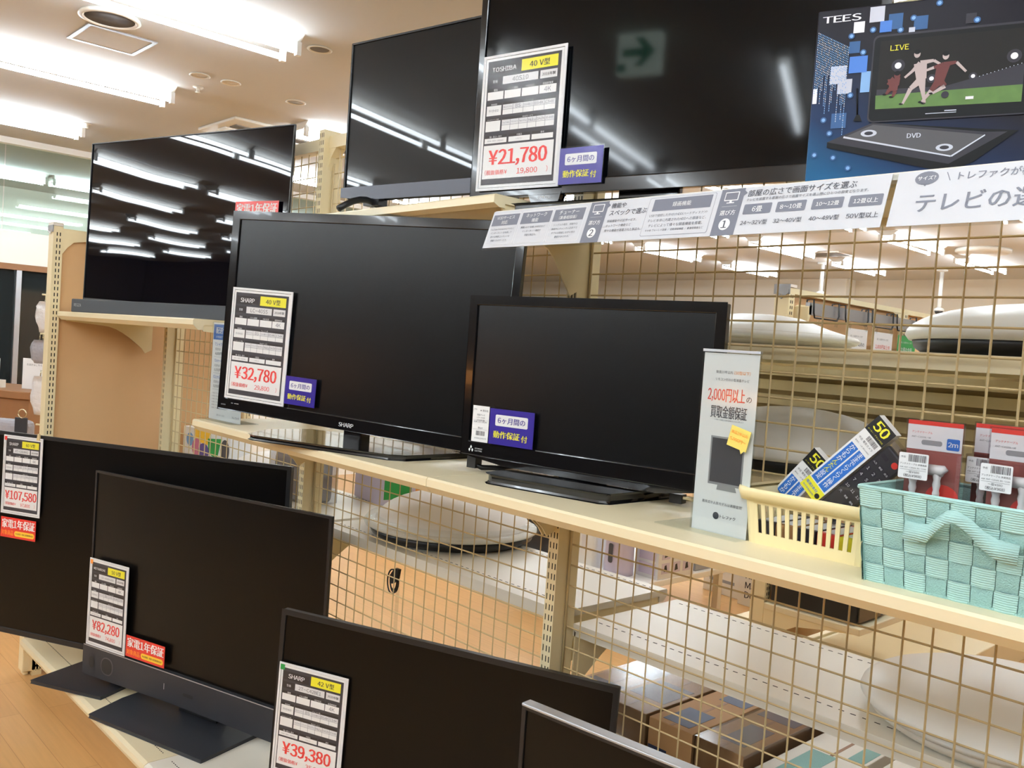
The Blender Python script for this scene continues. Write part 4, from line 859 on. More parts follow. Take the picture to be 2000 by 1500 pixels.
def remote_pack(label, mw, with_remote=True, zc0=0.0):
    t = thing('remote_control_pack', label, 'remote control', mw=mw, group='packed remote controls in the cream basket')
    b = MB(); b.box((0, 0.0, zc0), (0.05, 0.022, 0.215), M['paper']); y = -0.0004; zb = max(0.03, zc0)
    b.rect(0.0, 0.178, 0.05, 0.215, y, M['blackm']); b.text('50', 0.008, 0.19, 0.042, 0.211, y-0.0003, M['yellow'], 0.03); b.text('メーカー・ブランド対応', 0.004, 0.181, 0.046, 0.187, y-0.0003, M['yellow'])
    b.rect(0.003, 0.143, 0.047, 0.177, y, M['paper']); b.text('中古 電気カメラ', 0.005, 0.157, 0.044, 0.162, y-0.0003, M['ink']); b.text('電池式 / 1点 (税込￥980)', 0.005, 0.147, 0.044, 0.153, y-0.0003, M['ink'])
    x = 0.018
    while x < 0.044: ww = random.choice((0.0006, 0.001, 0.0014)); b.rect(x, 0.165, x+ww, 0.175, y-0.0003, M['ink']); x += ww+0.0009
    b.rect(0.004, zb, 0.0235, 0.141, y, M['blue']); b.rect(0.0265, zb, 0.046, 0.141, y, M['blue'])
    # vertical lettering runs down the strip
    for s, xc in (('ままでらくらく操作', 0.0362), ('からもかんたん設定', 0.0138)):
        N = len(s)
        for k, ch in enumerate(s):
            zc = 0.135-k*0.0115
            if zc < zc0+0.006: continue
            b.text(ch, -0.0055, -0.0055, 0.0055, 0.0055, y-0.0004, M['yellow'] if (k > 3 and xc < 0.03 and k < 7) else M['paper'], 0.01, T=Tm(xc, 0, zc))
    if not zc0: b.rect(0.0, 0.0, 0.05, 0.028, y, M['yellow']); b.text('電池2本付', 0.004, 0.014, 0.036, 0.022, y-0.0003, M['blue'], 0.02); b.disc(0.042, 0.013, 0.0055, y-0.0003, M['blackm']); b.text('単4形乾電池(別売)', 0.004, 0.005, 0.036, 0.01, y-0.0003, M['blue'])
    b.build('printed_sleeve', t, 0.001)
    if with_remote:
        b = MB(); b.box((0.052, 0.004, 0.0), (0.104, 0.018, 0.19), M['blackt']); b.build('remote_body', t, 0.004)
        b = MB()
        b.disc(0.09, 0.174, 0.0065, 0.0034, M['redcard'])
        for r_ in range(6):
            for c_ in range(3):
                cx, cz = 0.062+c_*0.0155, 0.15-r_*0.018
                b.rrect(cx-0.0058, cz-0.005, cx+0.0058, cz+0.005, 0.0045, 0.0032, M['printgrey'])
                s = ('入力', '番組', '戻る', '1', '2', '3', '4', '5', '6', '7', '8', '9', '10', '11', '12', '大', '音量', '選局')[r_*3+c_]
                b.text(s, cx-0.0042, cz-0.0032, cx+0.0042, cz+0.0032, 0.0029, M['paper'])
        b.rrect(0.058, 0.166, 0.075, 0.174, 0.003, 0.0032, M['printgrey']); b.build('remote_buttons', t)
        b = MB(); b.box((0.0505, 0.0005, -0.002), (0.108, 0.021, 0.205), M['blister']); b.build('clear_blister', t)
    else:
        b = MB(); b.box((0.0505, 0.0005, zc0+0.005), (0.075, 0.021, 0.2), M['blister']); b.build('clear_blister', t)
def lean(x, yy, z, ang, rx=0.0, rz=0.0): return Tm(x, yy, z) @ Rz(rad(rz)) @ Ry(rad(ang)) @ Rx(rad(rx))
remote_pack('larger leaning remote control pack with blue strip and remote visible, in cream basket', lean(0.2165, -0.25, 1.3255, 44.5, 0) @ Matrix.Diagonal((0.8, 0.8, 0.8, 1)))
remote_pack('smaller leaning remote control pack further left in cream basket', lean(0.160, -0.225, 1.308, 40, 0) @ Matrix.Diagonal((0.8, 0.8, 0.8, 1)) @ Tm(0, 0, -0.092), False, 0.092)
# small cables and packs lying on the bottom of the cream basket
for k in range(5):
    b = MB(); m = ('dgrey', 'card', 'printgrey', 'redcard', 'yellow')[k]
    b.box((0, 0, 0), (0.032, 0.12, 0.03), M[m]); b.box((0.004, 0.01, 0.03), (0.03, 0.1, 0.031), M['paper'])
    tag(b.build('small_pack', loc=(0.182+k*0.035, -0.315, 1.235), bevel=0.002), 'small packed article at the bottom of cream basket, %s' % ('at its left end', 'second from its left end', 'in its middle', 'red one behind the slots', 'yellow one at its right end')[k], 'pack', 'small packs on the basket bottom')

# woven teal basket
t = thing('woven_basket', 'pale teal woven strap basket with loop handle, holding aerial cables', 'basket', (0.40, -0.40, 1.23), 0)
BW, BD, BH = 0.30, 0.2, 0.125; nx_, nz_, ny_ = 10, 5, 7
def bpos(u, vv, face):      # taper: narrower at the bottom
    s = 0.035*(1-vv)
    if face == 'f': return Vector((s*0.42+(BW-s*0.84)*u-0.014, s*0.1+0.004*(1-vv), vv*BH)), Vector((0, -1, 0))
    if face == 'b': return Vector((s*0.42+(BW-s*0.84)*(1-u)-0.014, BD-s*0.1, vv*BH)), Vector((0, 1, 0))
    if face == 'l': return Vector((s*0.42-0.014, BD-(BD)*u, vv*BH)), Vector((-1, 0, 0))
    return Vector((BW-s*0.42-0.014, BD*u, vv*BH)), Vector((1, 0, 0))
b = MB()
for face, nn in (('f', nx_), ('b', nx_), ('l', ny_), ('r', ny_)):
    for i in range(nn):
        for j in range(nz_):
            hz = (i+j) % 2 == 0
            vs = []; S = 6
            for a in range(S+1):
                for c_ in range(2):
                    if hz: u, vv = (i+a/S)/nn, (j+c_)/nz_
                    else: u, vv = (i+0.04+0.92*c_)/nn, (j+a/S)/nz_
                    p, nrm = bpos(u, vv, face)
                    vs.append(p+nrm*(0.0006+0.0034*math.sin(math.pi*a/S) if hz else 0.0004+0.0012*math.sin(math.pi*a/S)))
            fs = [(2*a, 2*a+2, 2*a+3, 2*a+1) for a in range(S)]
            b.add(vs, fs, M['tealh' if hz else 'tealv'], smooth=True)
    pts = [bpos(u, 0, face)[0] for u in (0, 1)]+[bpos(u, 1, face)[0] for u in (1, 0)]
    nrm = bpos(0, 0, face)[1]
    b.add([p-nrm*0.002 for p in pts], [(0, 1, 2, 3)], M['tealv'])
b.box((0.002, 0.006, 0.0), (BW-0.03, BD-0.006, 0.003), M['tealv'])
b.build('woven_body', t)
b = MB(); c4 = [bpos(0, 1, 'f')[0], bpos(1, 1, 'f')[0], bpos(0, 1, 'b')[0], bpos(1, 1, 'b')[0]]
b.tube([p+Vector((0, 0, 0.001)) for p in c4], 0.0036, M['tealh'], 8, closed=True); b.build('rim', t)
b = MB()
hp = [(0.052, 0.081), (0.07, 0.080), (0.085, 0.083), (0.098, 0.097), (0.112, 0.110), (0.124, 0.112), (0.138, 0.103), (0.152, 0.088), (0.166, 0.079), (0.19, 0.076)]
hw = [0.024, 0.024, 0.023, 0.02, 0.017, 0.015, 0.017, 0.02, 0.024, 0.026]; oy = [-0.004, -0.006, -0.01, -0.02, -0.027, -0.028, -0.022, -0.013, -0.008, -0.005]
vs = []
for (hx, hz_), ww, yy in zip(hp, hw, oy): vs += [(hx, yy-0.004, hz_-ww*0.55), (hx, yy+0.002, hz_+ww*0.45)]
fs = [(2*k, 2*k+2, 2*k+3, 2*k+1) for k in range(len(hp)-1)]
b.add(vs, fs, M['tealh'], smooth=True); o = b.build('loop_handle', t); sd = o.modifiers.new('solid', 'SOLIDIFY'); sd.thickness = 0.0018

def cable_pack(label, x, yy, z, rz=0.0, lean_=0.0, red=True):
    t = thing('aerial_cable_pack', label, 'cable pack', mw=Tm(x, yy, z) @ Rz(rad(rz)) @ Rx(rad(lean_)), group='packed aerial cables in the teal basket')
    W, H = 0.078, 0.165
    b = MB(); b.box((0.002, 0.024, 0), (W-0.002, 0.0255, H), M['redcase']); y = 0.0235
    b.rect(0.002, 0.124, W-0.002, H, y, M['paper']); b.rect(0.002, H-0.006, W-0.002, H, y-0.0003, M['redcard'])
    b.text('アンテナケーブル', 0.008, 0.146, 0.036, 0.151, y-0.0003, M['redcard']); b.text('ANT-C2020L-W', 0.008, 0.139, 0.034, 0.144, y-0.0003, M['inkt']); b.rrect(0.022, 0.131, 0.05, 0.138, 0.003, y-0.0003, M['greyp'])
    b.rrect(0.056, 0.127, 0.073, 0.143, 0.002, y-0.0004, M['blue']); b.text('2m', 0.058, 0.13, 0.071, 0.14, y-0.0008, M['paper'], 0.02)
    b.disc(0.055, 0.06, 0.022, y, M['redcard'], 0.018); b.build('backing_card', t)
    b = MB()
    for k, (cx, off) in enumerate(((0.018, 0.0), (0.05, 0.008))):
        b.tube([(cx, 0.014, 0.01), (cx, 0.014, 0.06+off)], 0.003, M['white'], 10)
        b.tube([(cx, 0.014, 0.052+off), (cx, 0.014, 0.058+off), (cx, 0.014, 0.062+off), (cx, 0.014, 0.07+off), (cx, 0.014, 0.076+off), (cx, 0.014, 0.086+off)], [0.0045, 0.005, 0.004, 0.0055, 0.0045, 0.007], M['white'], 12)
        if k: b.tube([(cx-0.012, 0.013, 0.09+off), (cx+0.008, 0.013, 0.09+off), (cx+0.01, 0.013, 0.088+off)], [0.0075, 0.008, 0.006], M['white'], 12)
    b.build('aerial_plug', t)
    b = MB(); b.rrect(0.002, 0.083, 0.042, 0.119, 0.002, -0.0012, M['paper']); y = -0.0015
    b.text('中古', 0.005, 0.11, 0.011, 0.116, y, M['inkd']); x_ = 0.015
    while x_ < 0.039: ww = random.choice((0.0004, 0.0007, 0.001)); b.rect(x_, 0.107, x_+ww, 0.117, y, M['ink']); x_ += ww+0.0007
    for k, s in enumerate(('アンテナケーブル 未使用品', 'ASK ANT-C2020L BS/CS4K')): b.text(s, 0.004, 0.1015-k*0.005, 0.04, 0.1055-k*0.005, y, M['inkd'])
    b.text('一般￥880', 0.013, 0.0905, 0.031, 0.0945, y, M['inkd']); b.text('(税込￥968)', 0.009, 0.085, 0.035, 0.0895, y, M['inkd'], 0.01); b.rect(0.004, 0.0953, 0.04, 0.0956, y, M['ink']); b.build('barcode_sticker', t)
    b = MB(); b.box((0.0, 0.0, 0.0), (W, 0.024, 0.122), M['blister']); b.box((0.0, 0.0225, 0.122), (W, 0.0265, H+0.002), M['blister']); b.build('clear_blister', t)
cable_pack('aerial cable pack at the left end of the teal basket', 0.398, -0.314, 1.284, 3)
cable_pack('aerial cable pack behind, second from left in the teal basket', 0.470, -0.262, 1.286, 0)
cable_pack('aerial cable pack in front, third from left in the teal basket', 0.508, -0.318, 1.284, -3)
cable_pack('aerial cable pack at the right end of the teal basket', 0.562, -0.25, 1.286, 2)

# ------------------------------------------------------------------ lights and goods behind the net
def dome_light(label, x, yy, z, r, h, tray='blackm', rimclear=False, tilt=0.0, cover='white', cone=False):
    t = thing('round_ceiling_light', label, 'ceiling light', mw=Tm(x, yy, z) @ Rx(rad(tilt)), group='round ceiling lights for sale behind the net')
    b = MB(); b.lathe([(r*0.86, 0.0), (r*0.93, 0.012), (r*0.95, 0.03)], M[tray], 56); b.build('base_tray', t)
    if rimclear:
        b = MB(); b.lathe([(r*0.95, 0.03), (r*1.0, 0.034), (r*1.02, 0.045), (r*0.98, 0.06), (r*0.9, 0.066)], M['acr'], 56); b.build('clear_rim', t)
        b = MB(); b.lathe([(r*0.94, 0.03), (r*0.98, 0.034), (r*0.98, 0.042), (r*0.9, 0.048)], M['offwhite'], 56); b.build('rim', t)
    b = MB(); rc = r*(0.9 if rimclear else 1.0)
    prof = [(rc*0.97, 0.026), (rc, 0.036)]+[(rc*math.cos(a), 0.036+(h-0.036)*math.sin(a)) for a in [rad(q) for q in range(9, 90, 9)]]+[(0.0, h)]
    if cone: prof = [(rc*0.95, 0.012), (rc, 0.02), (rc*0.97, 0.028), (rc*0.7, 0.045), (rc*0.42, h*0.93), (rc*0.25, h), (0.0, h)]
    b.lathe(prof, M[cover], 72); b.build('dome_cover', t)
    return t
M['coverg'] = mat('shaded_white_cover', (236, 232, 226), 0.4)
dome_light('white ceiling light with clear rim on rear board below the matte grey television', -1.34, 0.33, 0.872, 0.29, 0.15, rimclear=True, cover='coverg')
dome_light('largest white dome light on rear board at lower right', 0.40, 0.285, 0.852, 0.27, 0.1, 'offwhite')
dome_light('white dome light on eye-level rear board, left one partly behind smallest television', -0.20, 0.27, 1.557, 0.225, 0.072, 'offwhite', cone=True)
dome_light('white dome light on eye-level rear board, right one with dark base', 0.40, 0.30, 1.557, 0.25, 0.105)
dome_light('dome light with black rim in shade on lower rear board', -0.11, 0.31, 1.287, 0.235, 0.135, cover='coverg')
dome_light('white dome standing in for pale view through bracket arch, far left behind net', -2.50, 0.3, 0.872, 0.2, 0.13, 'offwhite', cover='coverg')  # dome stands in for white background seen through the bracket arch
t = thing('slatted_panel', 'tan slatted panel standing behind the shaded dome light', 'panel', (-0.48, 0.545, 1.287))
b = MB()
for k in range(6): b.box((0, -0.008-0.01*(k % 2), 0.012+k*0.038), (1.12, 0.008, 0.038+k*0.038), M['cream'])
b.box((0, 0.008, 0), (1.12, 0.016, 0.245), M['wire']); b.box((0.02, -0.06, 0.0), (0.05, 0.02, 0.012), M['cream']); b.box((1.07, -0.06, 0.0), (1.1, 0.02, 0.012), M['cream']); b.build('slats', t)
# support of the panel: a rear ledge
shelf('narrow cream ledge carrying the slatted panel', PX[2]+PW, PX[3], 1.287, 0.12, 1, 'cream_board', yb=0.47, brackets=False, name='rear_ledge', group='rear ledges')

# cartons on the rear deck
def carton(label, x0, y0, z0, x1, y1, z1, film=False, prints=(), body='card'):
    t = thing('carton', label, 'box', ((x0+x1)/2, (y0+y1)/2, z0), 0, 'cartons behind the net')
    X, Y, H = (x1-x0)/2, (y1-y0)/2, z1-z0
    b = MB(); b.box((-X, -Y, 0), (X, Y, H), M[body]); b.build('carton_body', t, 0.002)
    b = MB(); b.box((-0.004, -Y, H), (0.004, Y, H+0.0004), M['woodd'])
    for a, c, d, e, m, f_ in prints:
        if f_ == 't': b.box((-X+2*X*a, -Y+2*Y*c, H+0.0002), (-X+2*X*d, -Y+2*Y*e, H+0.0008), M[m])
        else: b.box((-X+2*X*a, -Y-0.0008, H*c), (-X+2*X*d, -Y-0.0002, H*e), M[m])
    b.build('print', t)
    if film:
        b = MB(); b.box((-X-0.002, -Y-0.002, 0.002), (X+0.002, Y+0.002, H+0.003), M['film']); b.build('shrink_film', t)
carton('film-wrapped dark carton, leftmost of the row behind net, by the post', -0.69, 0.21, 0.172, -0.55, 0.66, 0.60, True, ((0.05, 0.1, 0.95, 0.3, 'carddark', 't'), (0.1, 0.5, 0.9, 0.8, 'cardblue', 't')))
carton('film-wrapped brown carton, second of the row behind net', -0.535, 0.21, 0.172, -0.395, 0.66, 0.62, True, ((0.1, 0.2, 0.9, 0.5, 'cardblue', 't'),))
carton('brown carton with dark blue front, third of the row behind net', -0.385, 0.21, 0.172, -0.255, 0.66, 0.62, False, ((0.2, 0.05, 0.8, 0.3, 'cardblue', 't'), (0.3, 0.55, 0.9, 0.85, 'cardblue', 't'), (0.02, 0.1, 0.45, 0.85, 'carddark', 'f')))
carton('brown carton with clear lid and blue print, fourth of the row behind net', -0.245, 0.21, 0.172, -0.115, 0.66, 0.62, True, ((0.1, 0.55, 0.9, 0.95, 'cardblue', 't'), (0.3, 0.1, 0.8, 0.4, 'cardblue', 't')))
carton('white carton with teal print, right of the brown cartons behind net', -0.095, 0.21, 0.172, 0.06, 0.66, 0.60, False, ((0.2, 0.1, 0.6, 0.5, 'tealv', 't'), (0.7, 0.55, 0.95, 0.95, 'tealv', 't')), 'offwhite')
carton('second white carton, last of the row behind net', 0.085, 0.21, 0.172, 0.26, 0.66, 0.60, False, ((0.2, 0.1, 0.6, 0.5, 'tealv', 't'),), 'offwhite')
# hanging coiled cord on its clear strip
t = thing('coiled_cord', 'small black coiled cord hanging on a clear strip behind net', 'cord', (-1.215, 0.03, 0.82))
b = MB()
for k, (r_, dx) in enumerate(((0.03, 0), (0.026, 0.006), (0.022, -0.004))): b.tube([(-0.035+dx+r_*0.8*math.cos(a), 0.004*k, -0.045+r_*math.sin(a)*1.25) for a in [2*math.pi*q/20 for q in range(20)]], 0.0025, M['blackm'], 6, closed=True)
b.prism([(-0.045, -0.03), (-0.02, 0.0), (0.0, 0.0), (-0.006, -0.03), (-0.03, -0.05)], -0.006, 0.006, M['blackm']); b.build('cord', t)
b = MB(); b.box((-0.012, -0.001, -0.6), (0.004, 0.001, 0.0), M['acr']); b.build('clear_strip', t)

# toy box and bag at far left behind net
t = thing('toy_set_box', 'white box printed with coloured shapes and lettering, behind net at far left', 'box', (-2.88, 0.13, 0.872), rad(6))
b = MB(); b.box((-0.15, 0, 0), (0.24, 0.1, 0.185), M['paper']); b.build('box_body', t, 0.002)
b = MB(); y = -0.0006
b.pr([(-0.06, 0.183), (0.08, 0.183), (0.06, 0.12), (-0.05, 0.13)], y, M['gold']); b.pr([(0.06, 0.15), (0.17, 0.16), (0.14, 0.06), (0.07, 0.09)], y-0.0003, M['green']); b.disc(-0.03, 0.1, 0.04, y-0.0005, M['pink']); b.disc(-0.09, 0.13, 0.03, y-0.0003, M['lblue']); b.disc(0.03, 0.09, 0.045, y-0.0007, M['purple'], 0.035); b.disc(0.2, 0.11, 0.035, y-0.0003, M['dgrey'], 0.05)
b.text('Seis', -0.06, 0.015, 0.06, 0.06, y-0.001, M['inkd'], 0.02); b.build('front_print', t)
t = thing('clear_bag', 'grey parcel in crinkled clear bag behind net, left of the clear-rimmed light', 'bag', (-2.12, 0.2, 0.872))
b = MB(); b.box((-0.13, -0.05, 0), (0.13, 0.07, 0.17), M['bagg']); b.build('parcel', t, 0.02, 3)
b = MB(); b.box((-0.145, -0.058, 0.001), (0.145, 0.078, 0.19), M['film']); b.build('clear_film', t)

# purple appliance box, green box edge
t = thing('appliance_box', 'purple and white printed appliance box behind net by second post', 'box', (-1.98, 0.42, 0.872), rad(-8))
b = MB(); b.box((-0.12, 0, 0), (0.1, 0.16, 0.34), M['lilac']); b.build('box_body', t, 0.002)
b = MB(); y = -0.0006
b.rect(-0.12, 0.15, 0.1, 0.34, y, M['purple']); b.rect(-0.1, 0.25, 0.0, 0.32, y-0.0003, M['lblue']); b.disc(0.05, 0.28, 0.035, y-0.0003, M['inkd']); b.rect(-0.11, 0.19, 0.09, 0.225, y-0.0003, M['lilac'])
for k in range(5): b.rect(-0.1+k*0.037, 0.165, -0.075+k*0.037, 0.183, y-0.0003, M['carddark']); b.rect(-0.1+k*0.037, 0.1, -0.075+k*0.037, 0.13, y, M['paper'])
b.add([(0.1005, 0.01, 0.0), (0.1005, 0.15, 0.0), (0.1005, 0.15, 0.34), (0.1005, 0.01, 0.34)], [(0, 1, 2, 3)], M['lilac']); b.add([(0.1009, 0.02, 0.02), (0.1009, 0.14, 0.02), (0.1009, 0.14, 0.2), (0.1009, 0.02, 0.2)], [(0, 1, 2, 3)], M['green']); b.build('print', t)
# wooden chest across the aisle
t = thing('wooden_chest', 'orange wooden chest across the aisle, seen above the clear-rimmed light', 'chest', (-5.65, 3.3, 0))
b = MB(); b.box((-0.35, -0.2, 0.04), (0.85, 0.25, 0.86), M['woodo']); b.build('carcass', t, 0.006)
for k in range(3):
    b = MB(); b.box((-0.32, -0.21, 0.08+k*0.26), (0.82, -0.2, 0.32+k*0.26), M['woodo']); b.build('drawer', t, 0.004)
b = MB(); b.box((-0.33, -0.18, 0), (-0.27, 0.22, 0.04), M['woodd']); b.box((0.77, -0.18, 0), (0.83, 0.22, 0.04), M['woodd']); b.build('foot', t)

# rack across the aisle running away from the viewer
GX = -1.18
ar = thing('aisle_rack', 'cream rack with peach back board beyond the net, grey hook bar on its side', 'rack', (GX, 2.05, 0))
def A_(): return MB(Tm(-GX, -2.05, 0))
for yy in (2.03, 3.23, 4.43):
    b = A_(); b.box((GX-0.035, yy, 0), (GX+0.035, yy+0.05, 1.87), M['cream'])
    z = 0.3
    while z < 1.84: b.box((GX+0.034, yy+0.015, z), (GX+0.0356, yy+0.021, z+0.014), M['slot']); b.box((GX+0.034, yy+0.03, z), (GX+0.0356, yy+0.036, z+0.014), M['slot']); z += 0.025
    b.build('post', ar)
b = A_(); b.box((GX-0.04, 2.025, 1.84), (GX+0.04, 2.03, 1.885), M['greyp']); b.box((GX-0.04, 2.03, 1.872), (GX+0.04, 2.085, 1.885), M['offwhite']); b.prism([(GX-0.035, 1.86), (GX, 1.835), (GX+0.035, 1.86), (GX+0.035, 1.845), (GX, 1.818), (GX-0.035, 1.845)], 2.022, 2.026, M['greyp']); b.build('post_cap', ar)
b = A_(); b.box((GX-0.008, 2.08, 0.2), (GX+0.008, 3.23, 1.85), M['peach']); b.box((GX-0.008, 3.28, 0.2), (GX+0.008, 4.43, 1.85), M['peach']); b.build('back_board', ar)
for y0 in (2.08, 3.28):
    b = A_(); b.box((GX-0.02, y0, 1.845), (GX+0.03, y0+1.15, 1.87), M['cream']); b.prism([(y0+1.15, 1.845), (y0+1.03, 1.845), (y0+1.1, 1.825), (y0+1.13, 1.79), (y0+1.15, 1.73)], GX-0.01, GX+0.028, M['cream'], 'x'); b.build('top_rail', ar)
b = A_(); b.box((GX-0.46, 2.05, 0.04), (GX-0.01, 4.5, 0.17), M['cream']); b.box((GX+0.01, 2.05, 0.0), (GX+0.58, 4.5, 0.17), M['cream']); b.build('base_deck', ar, 0.006)
b = A_(); b.prism([(2.09, 1.79), (2.12, 1.8), (2.12, 1.76), (2.09, 1.70)], GX+0.03, GX+0.1, M['cream'], 'x'); b.build('bar_bracket', ar)
b = A_(); b.box((GX+0.08, 2.1, 1.755), (GX+0.1, 3.3, 1.81), M['alu']); b.build('hook_bar', ar)
for k, (yy, m, s1, s2) in enumerate(((2.12, None, '', ''), (2.42, 'paper', '製造15年以内の', '買取中'), (2.70, 'paper', '2,000円以上の', '買取金額保証'), (2.98, 'green', 'お得な会員', 'LINE'))):
    t = thing('hook_frame', 'black wire double hook on grey bar, %s' % ('leftmost and empty', 'second, with white card', 'third, with red-lettered card', 'rightmost, with green card')[k], 'hook', (GX+0.1, yy, 1.81), 0, 'wire hooks on the grey bar')
    b = MB(); b.tube([(-0.025, 0, -0.02), (-0.025, 0, 0.012), (0.008, 0, 0.014), (0.012, 0, -0.045), (0.012, 0.01, -0.066), (0.012, 0.22, -0.066), (0.012, 0.235, -0.045), (0.008, 0.235, 0.014), (-0.025, 0.235, 0.012), (-0.025, 0.235, -0.02)], 0.004, M['blackm'], 6); b.build('wire_hook', t)
    for yo in (0.03, 0.2):
        b = MB(); b.tube([(0.012, yo, -0.066), (0.022, yo, -0.078), (0.018, yo, -0.096)], 0.008, M['acr'], 8); b.build('clear_clip', t)
    if m:
        t = thing('hanging_card', ('white notice card hanging from second hook', 'white card with red lettering hanging from third hook', 'green card hanging from rightmost hook')[k-1], 'card', mw=Matrix(((0, -1, 0, GX+0.118), (1, 0, 0, yy+0.01), (0, 0, 1, 1.72-0.3), (0, 0, 0, 1))), group='cards hanging on the hook bar')
        b = MB(); b.box((0, 0, 0), (0.215, 0.001, 0.3), M[m]); tm = 'inkt' if m == 'paper' else 'paper'
        b.text(s1, 0.03, 0.215, 0.19, 0.24, -0.0005, M['red' if k == 2 else tm], 0.01); b.text(s2, 0.02, 0.15, 0.195, 0.2, -0.0005, M[tm], 0.02); b.text('詳しくは店内スタッフまで', 0.03, 0.26, 0.18, 0.27, -0.0005, M[tm]); b.build('card_face', t)
        b = MB(); b.rect(-0.004, -0.004, 0.219, 0.304, -0.001, M['case']); b.build('clear_sleeve', t)
# low shelf with black oven on that rack
t = thing('low_shelf', 'cream low shelf on the rack beyond the net, carrying black oven', 'shelf', (GX, 2.02, 0.45))
b = MB(); b.box((0.04, 0, -0.03), (0.49, 0.62, 0), M['cream_board']); b.build('board', t, 0.004)
for yy in (0.004, 0.61):
    b = MB(); b.prism([(0.04, -0.03), (0.04, -0.17), (0.07, -0.18), (0.11, -0.12), (0.2, -0.07), (0.34, -0.045), (0.46, -0.03)], yy, yy+0.004, M['cream']); b.build('bracket', t)
t = thing('microwave_oven', 'black microwave oven on low cream shelf beyond the net', 'microwave', (GX+0.06, 2.04, 0.45))
b = MB(); b.box((0.0, 0.0, 0.01), (0.4, 0.32, 0.2), M['blackm']); b.build('oven_body', t, 0.006)
b = MB(); b.box((0.402, 0.01, 0.015), (0.408, 0.22, 0.195), M['blackg']); b.build('oven_door', t)
b = MB(); b.box((0.02, 0.02, 0), (0.05, 0.05, 0.012), M['dgrey']); b.box((0.35, 0.02, 0), (0.38, 0.05, 0.012), M['dgrey']); b.box((0.02, 0.27, 0), (0.05, 0.3, 0.012), M['dgrey']); b.box((0.35, 0.27, 0), (0.38, 0.3, 0.012), M['dgrey']); b.build('foot', t)

# low appliance stand further back
t = thing('appliance_stand', 'low white appliance stand further back, seen under the middle shelf', 'stand', (-2.4, 2.55, 0))
b = MB(); b.box((-0.6, -0.4, 0.25), (0.38, 0.6, 0.285), M['whitepaint']); b.build('stand_top', t, 0.004)
for x in (-0.56, 0.3):
    for yy in (-0.36, 0.52):
        b = MB(); b.box((x, yy, 0), (x+0.04, yy+0.04, 0.25), M['whitepaint']); b.build('leg', t)
t = thing('air_purifier', 'rounded white air purifier on the low white stand', 'air purifier', (-2.44, 2.3, 0.285), rad(10))
b = MB(); b.prism([(-0.075, -0.06), (0.06, -0.06), (0.075, -0.045), (0.075, 0.06), (-0.075, 0.06)], 0, 0.25, M['white'], 'z'); b.build('body', t, 0.03, 4)
b = MB(); b.rect(-0.02, 0.11, 0.02, 0.19, -0.0615, M['paper2']); b.build('label', t)
t = thing('humidifier', 'pale grey humidifier with dark window on the low white stand', 'humidifier', (-2.25, 2.34, 0.285))
b = MB(); b.lathe([(0.085, 0), (0.085, 0.03), (0.08, 0.2), (0.088, 0.22), (0.05, 0.25), (0, 0.255)], M['lilac'], 32); b.build('body', t)
b = MB(); b.rrect(-0.012, 0.07, 0.02, 0.18, 0.012, -0.084, M['dgrey']); b.build('window', t)
t = thing('appliance_box', 'white box printed with small appliance pictures on the low white stand', 'box', (-2.19, 2.42, 0.285), rad(-2))
b = MB(); b.box((0.0, 0, 0), (0.16, 0.32, 0.27), M['paper2']); b.build('box_body', t, 0.002)
b = MB()
for k in range(3): b.box((0.02, -0.0008, 0.02+k*0.08), (0.14, -0.0002, 0.085+k*0.08), M['lilac'])
for k in range(9):
    yy, z = 0.03+0.095*(k % 3), 0.03+0.08*(k//3); b.box((0.1602, yy, z), (0.1608, yy+0.07, z+0.06), M['lilac']); b.add([(0.161, yy+0.02, z+0.01), (0.161, yy+0.05, z+0.015), (0.161, yy+0.04, z+0.05), (0.161, yy+0.025, z+0.045)], [(0, 1, 2, 3)], M['inkd'])
b.build('print', t)
t = thing('black_appliance', 'wide black appliance under blue packs at left of the low white stand', 'appliance', (-2.62, 2.3, 0.285))
b = MB(); b.box((-0.36, -0.05, 0), (0.05, 0.1, 0.2), M['blackm']); b.build('body', t, 0.004)
for k in range(4):
    b = MB(); b.box((-0.12, -0.045, 0.2+k*0.022), (0.04, 0.09, 0.219+k*0.022), M['navy']); tag(b.build('blue_pack', loc=(-2.62, 2.3, 0.286), bevel=0.005), 'flat blue pack stacked on the wide black appliance, %s' % ('lowest', 'second from below', 'third from below', 'topmost')[k], 'pack', 'blue packs on the black appliance')
for k, (x, yy, z, l) in enumerate(((-1.95, 3.35, 0.0, 'white sandwich maker box on the floor beyond the net'), (-2.28, 3.45, 0.0, 'plain white box under the silver bowl, on the floor beyond the net'))):
    t = thing('appliance_box', l, 'box', (x, yy, z), rad(-4))
    b = MB(); b.box((-0.15, 0, 0), (0.15, 0.3, 0.24), M['offwhite']); b.build('box_body', t, 0.003)
    b = MB()
    if k == 0:
        for q, s in enumerate(('Hot Sand', 'Maker', 'Double')): b.text(s, -0.1, 0.17-q*0.06, 0.12, 0.215-q*0.06, -0.0006, M['inkd'], 0.01, 'l')
    else: b.rect(-0.1, 0.08, 0.1, 0.1, -0.0006, M['greyp'])
    b.build('print', t)
b = MB(); b.lathe([(0.05, 0), (0.075, 0.03), (0.05, 0.045), (0, 0.046)], M['steel'], 24); tag(b.build('steel_bowl', loc=(-2.28, 3.6, 0.24)), 'silver bowl upside down on film-wrapped white box beyond the net', 'bowl')
t = thing('grey_carton', 'grey carton with red mark at the far end of the low white stand', 'box', (-2.2, 2.8, 0.285))
b = MB(); b.box((-0.1, 0, 0), (0.15, 0.25, 0.12), M['greyp']); b.build('box_body', t, 0.003)
b = MB(); b.rect(0.0, 0.04, 0.04, 0.09, -0.0006, M['redcard']); b.build('print', t)

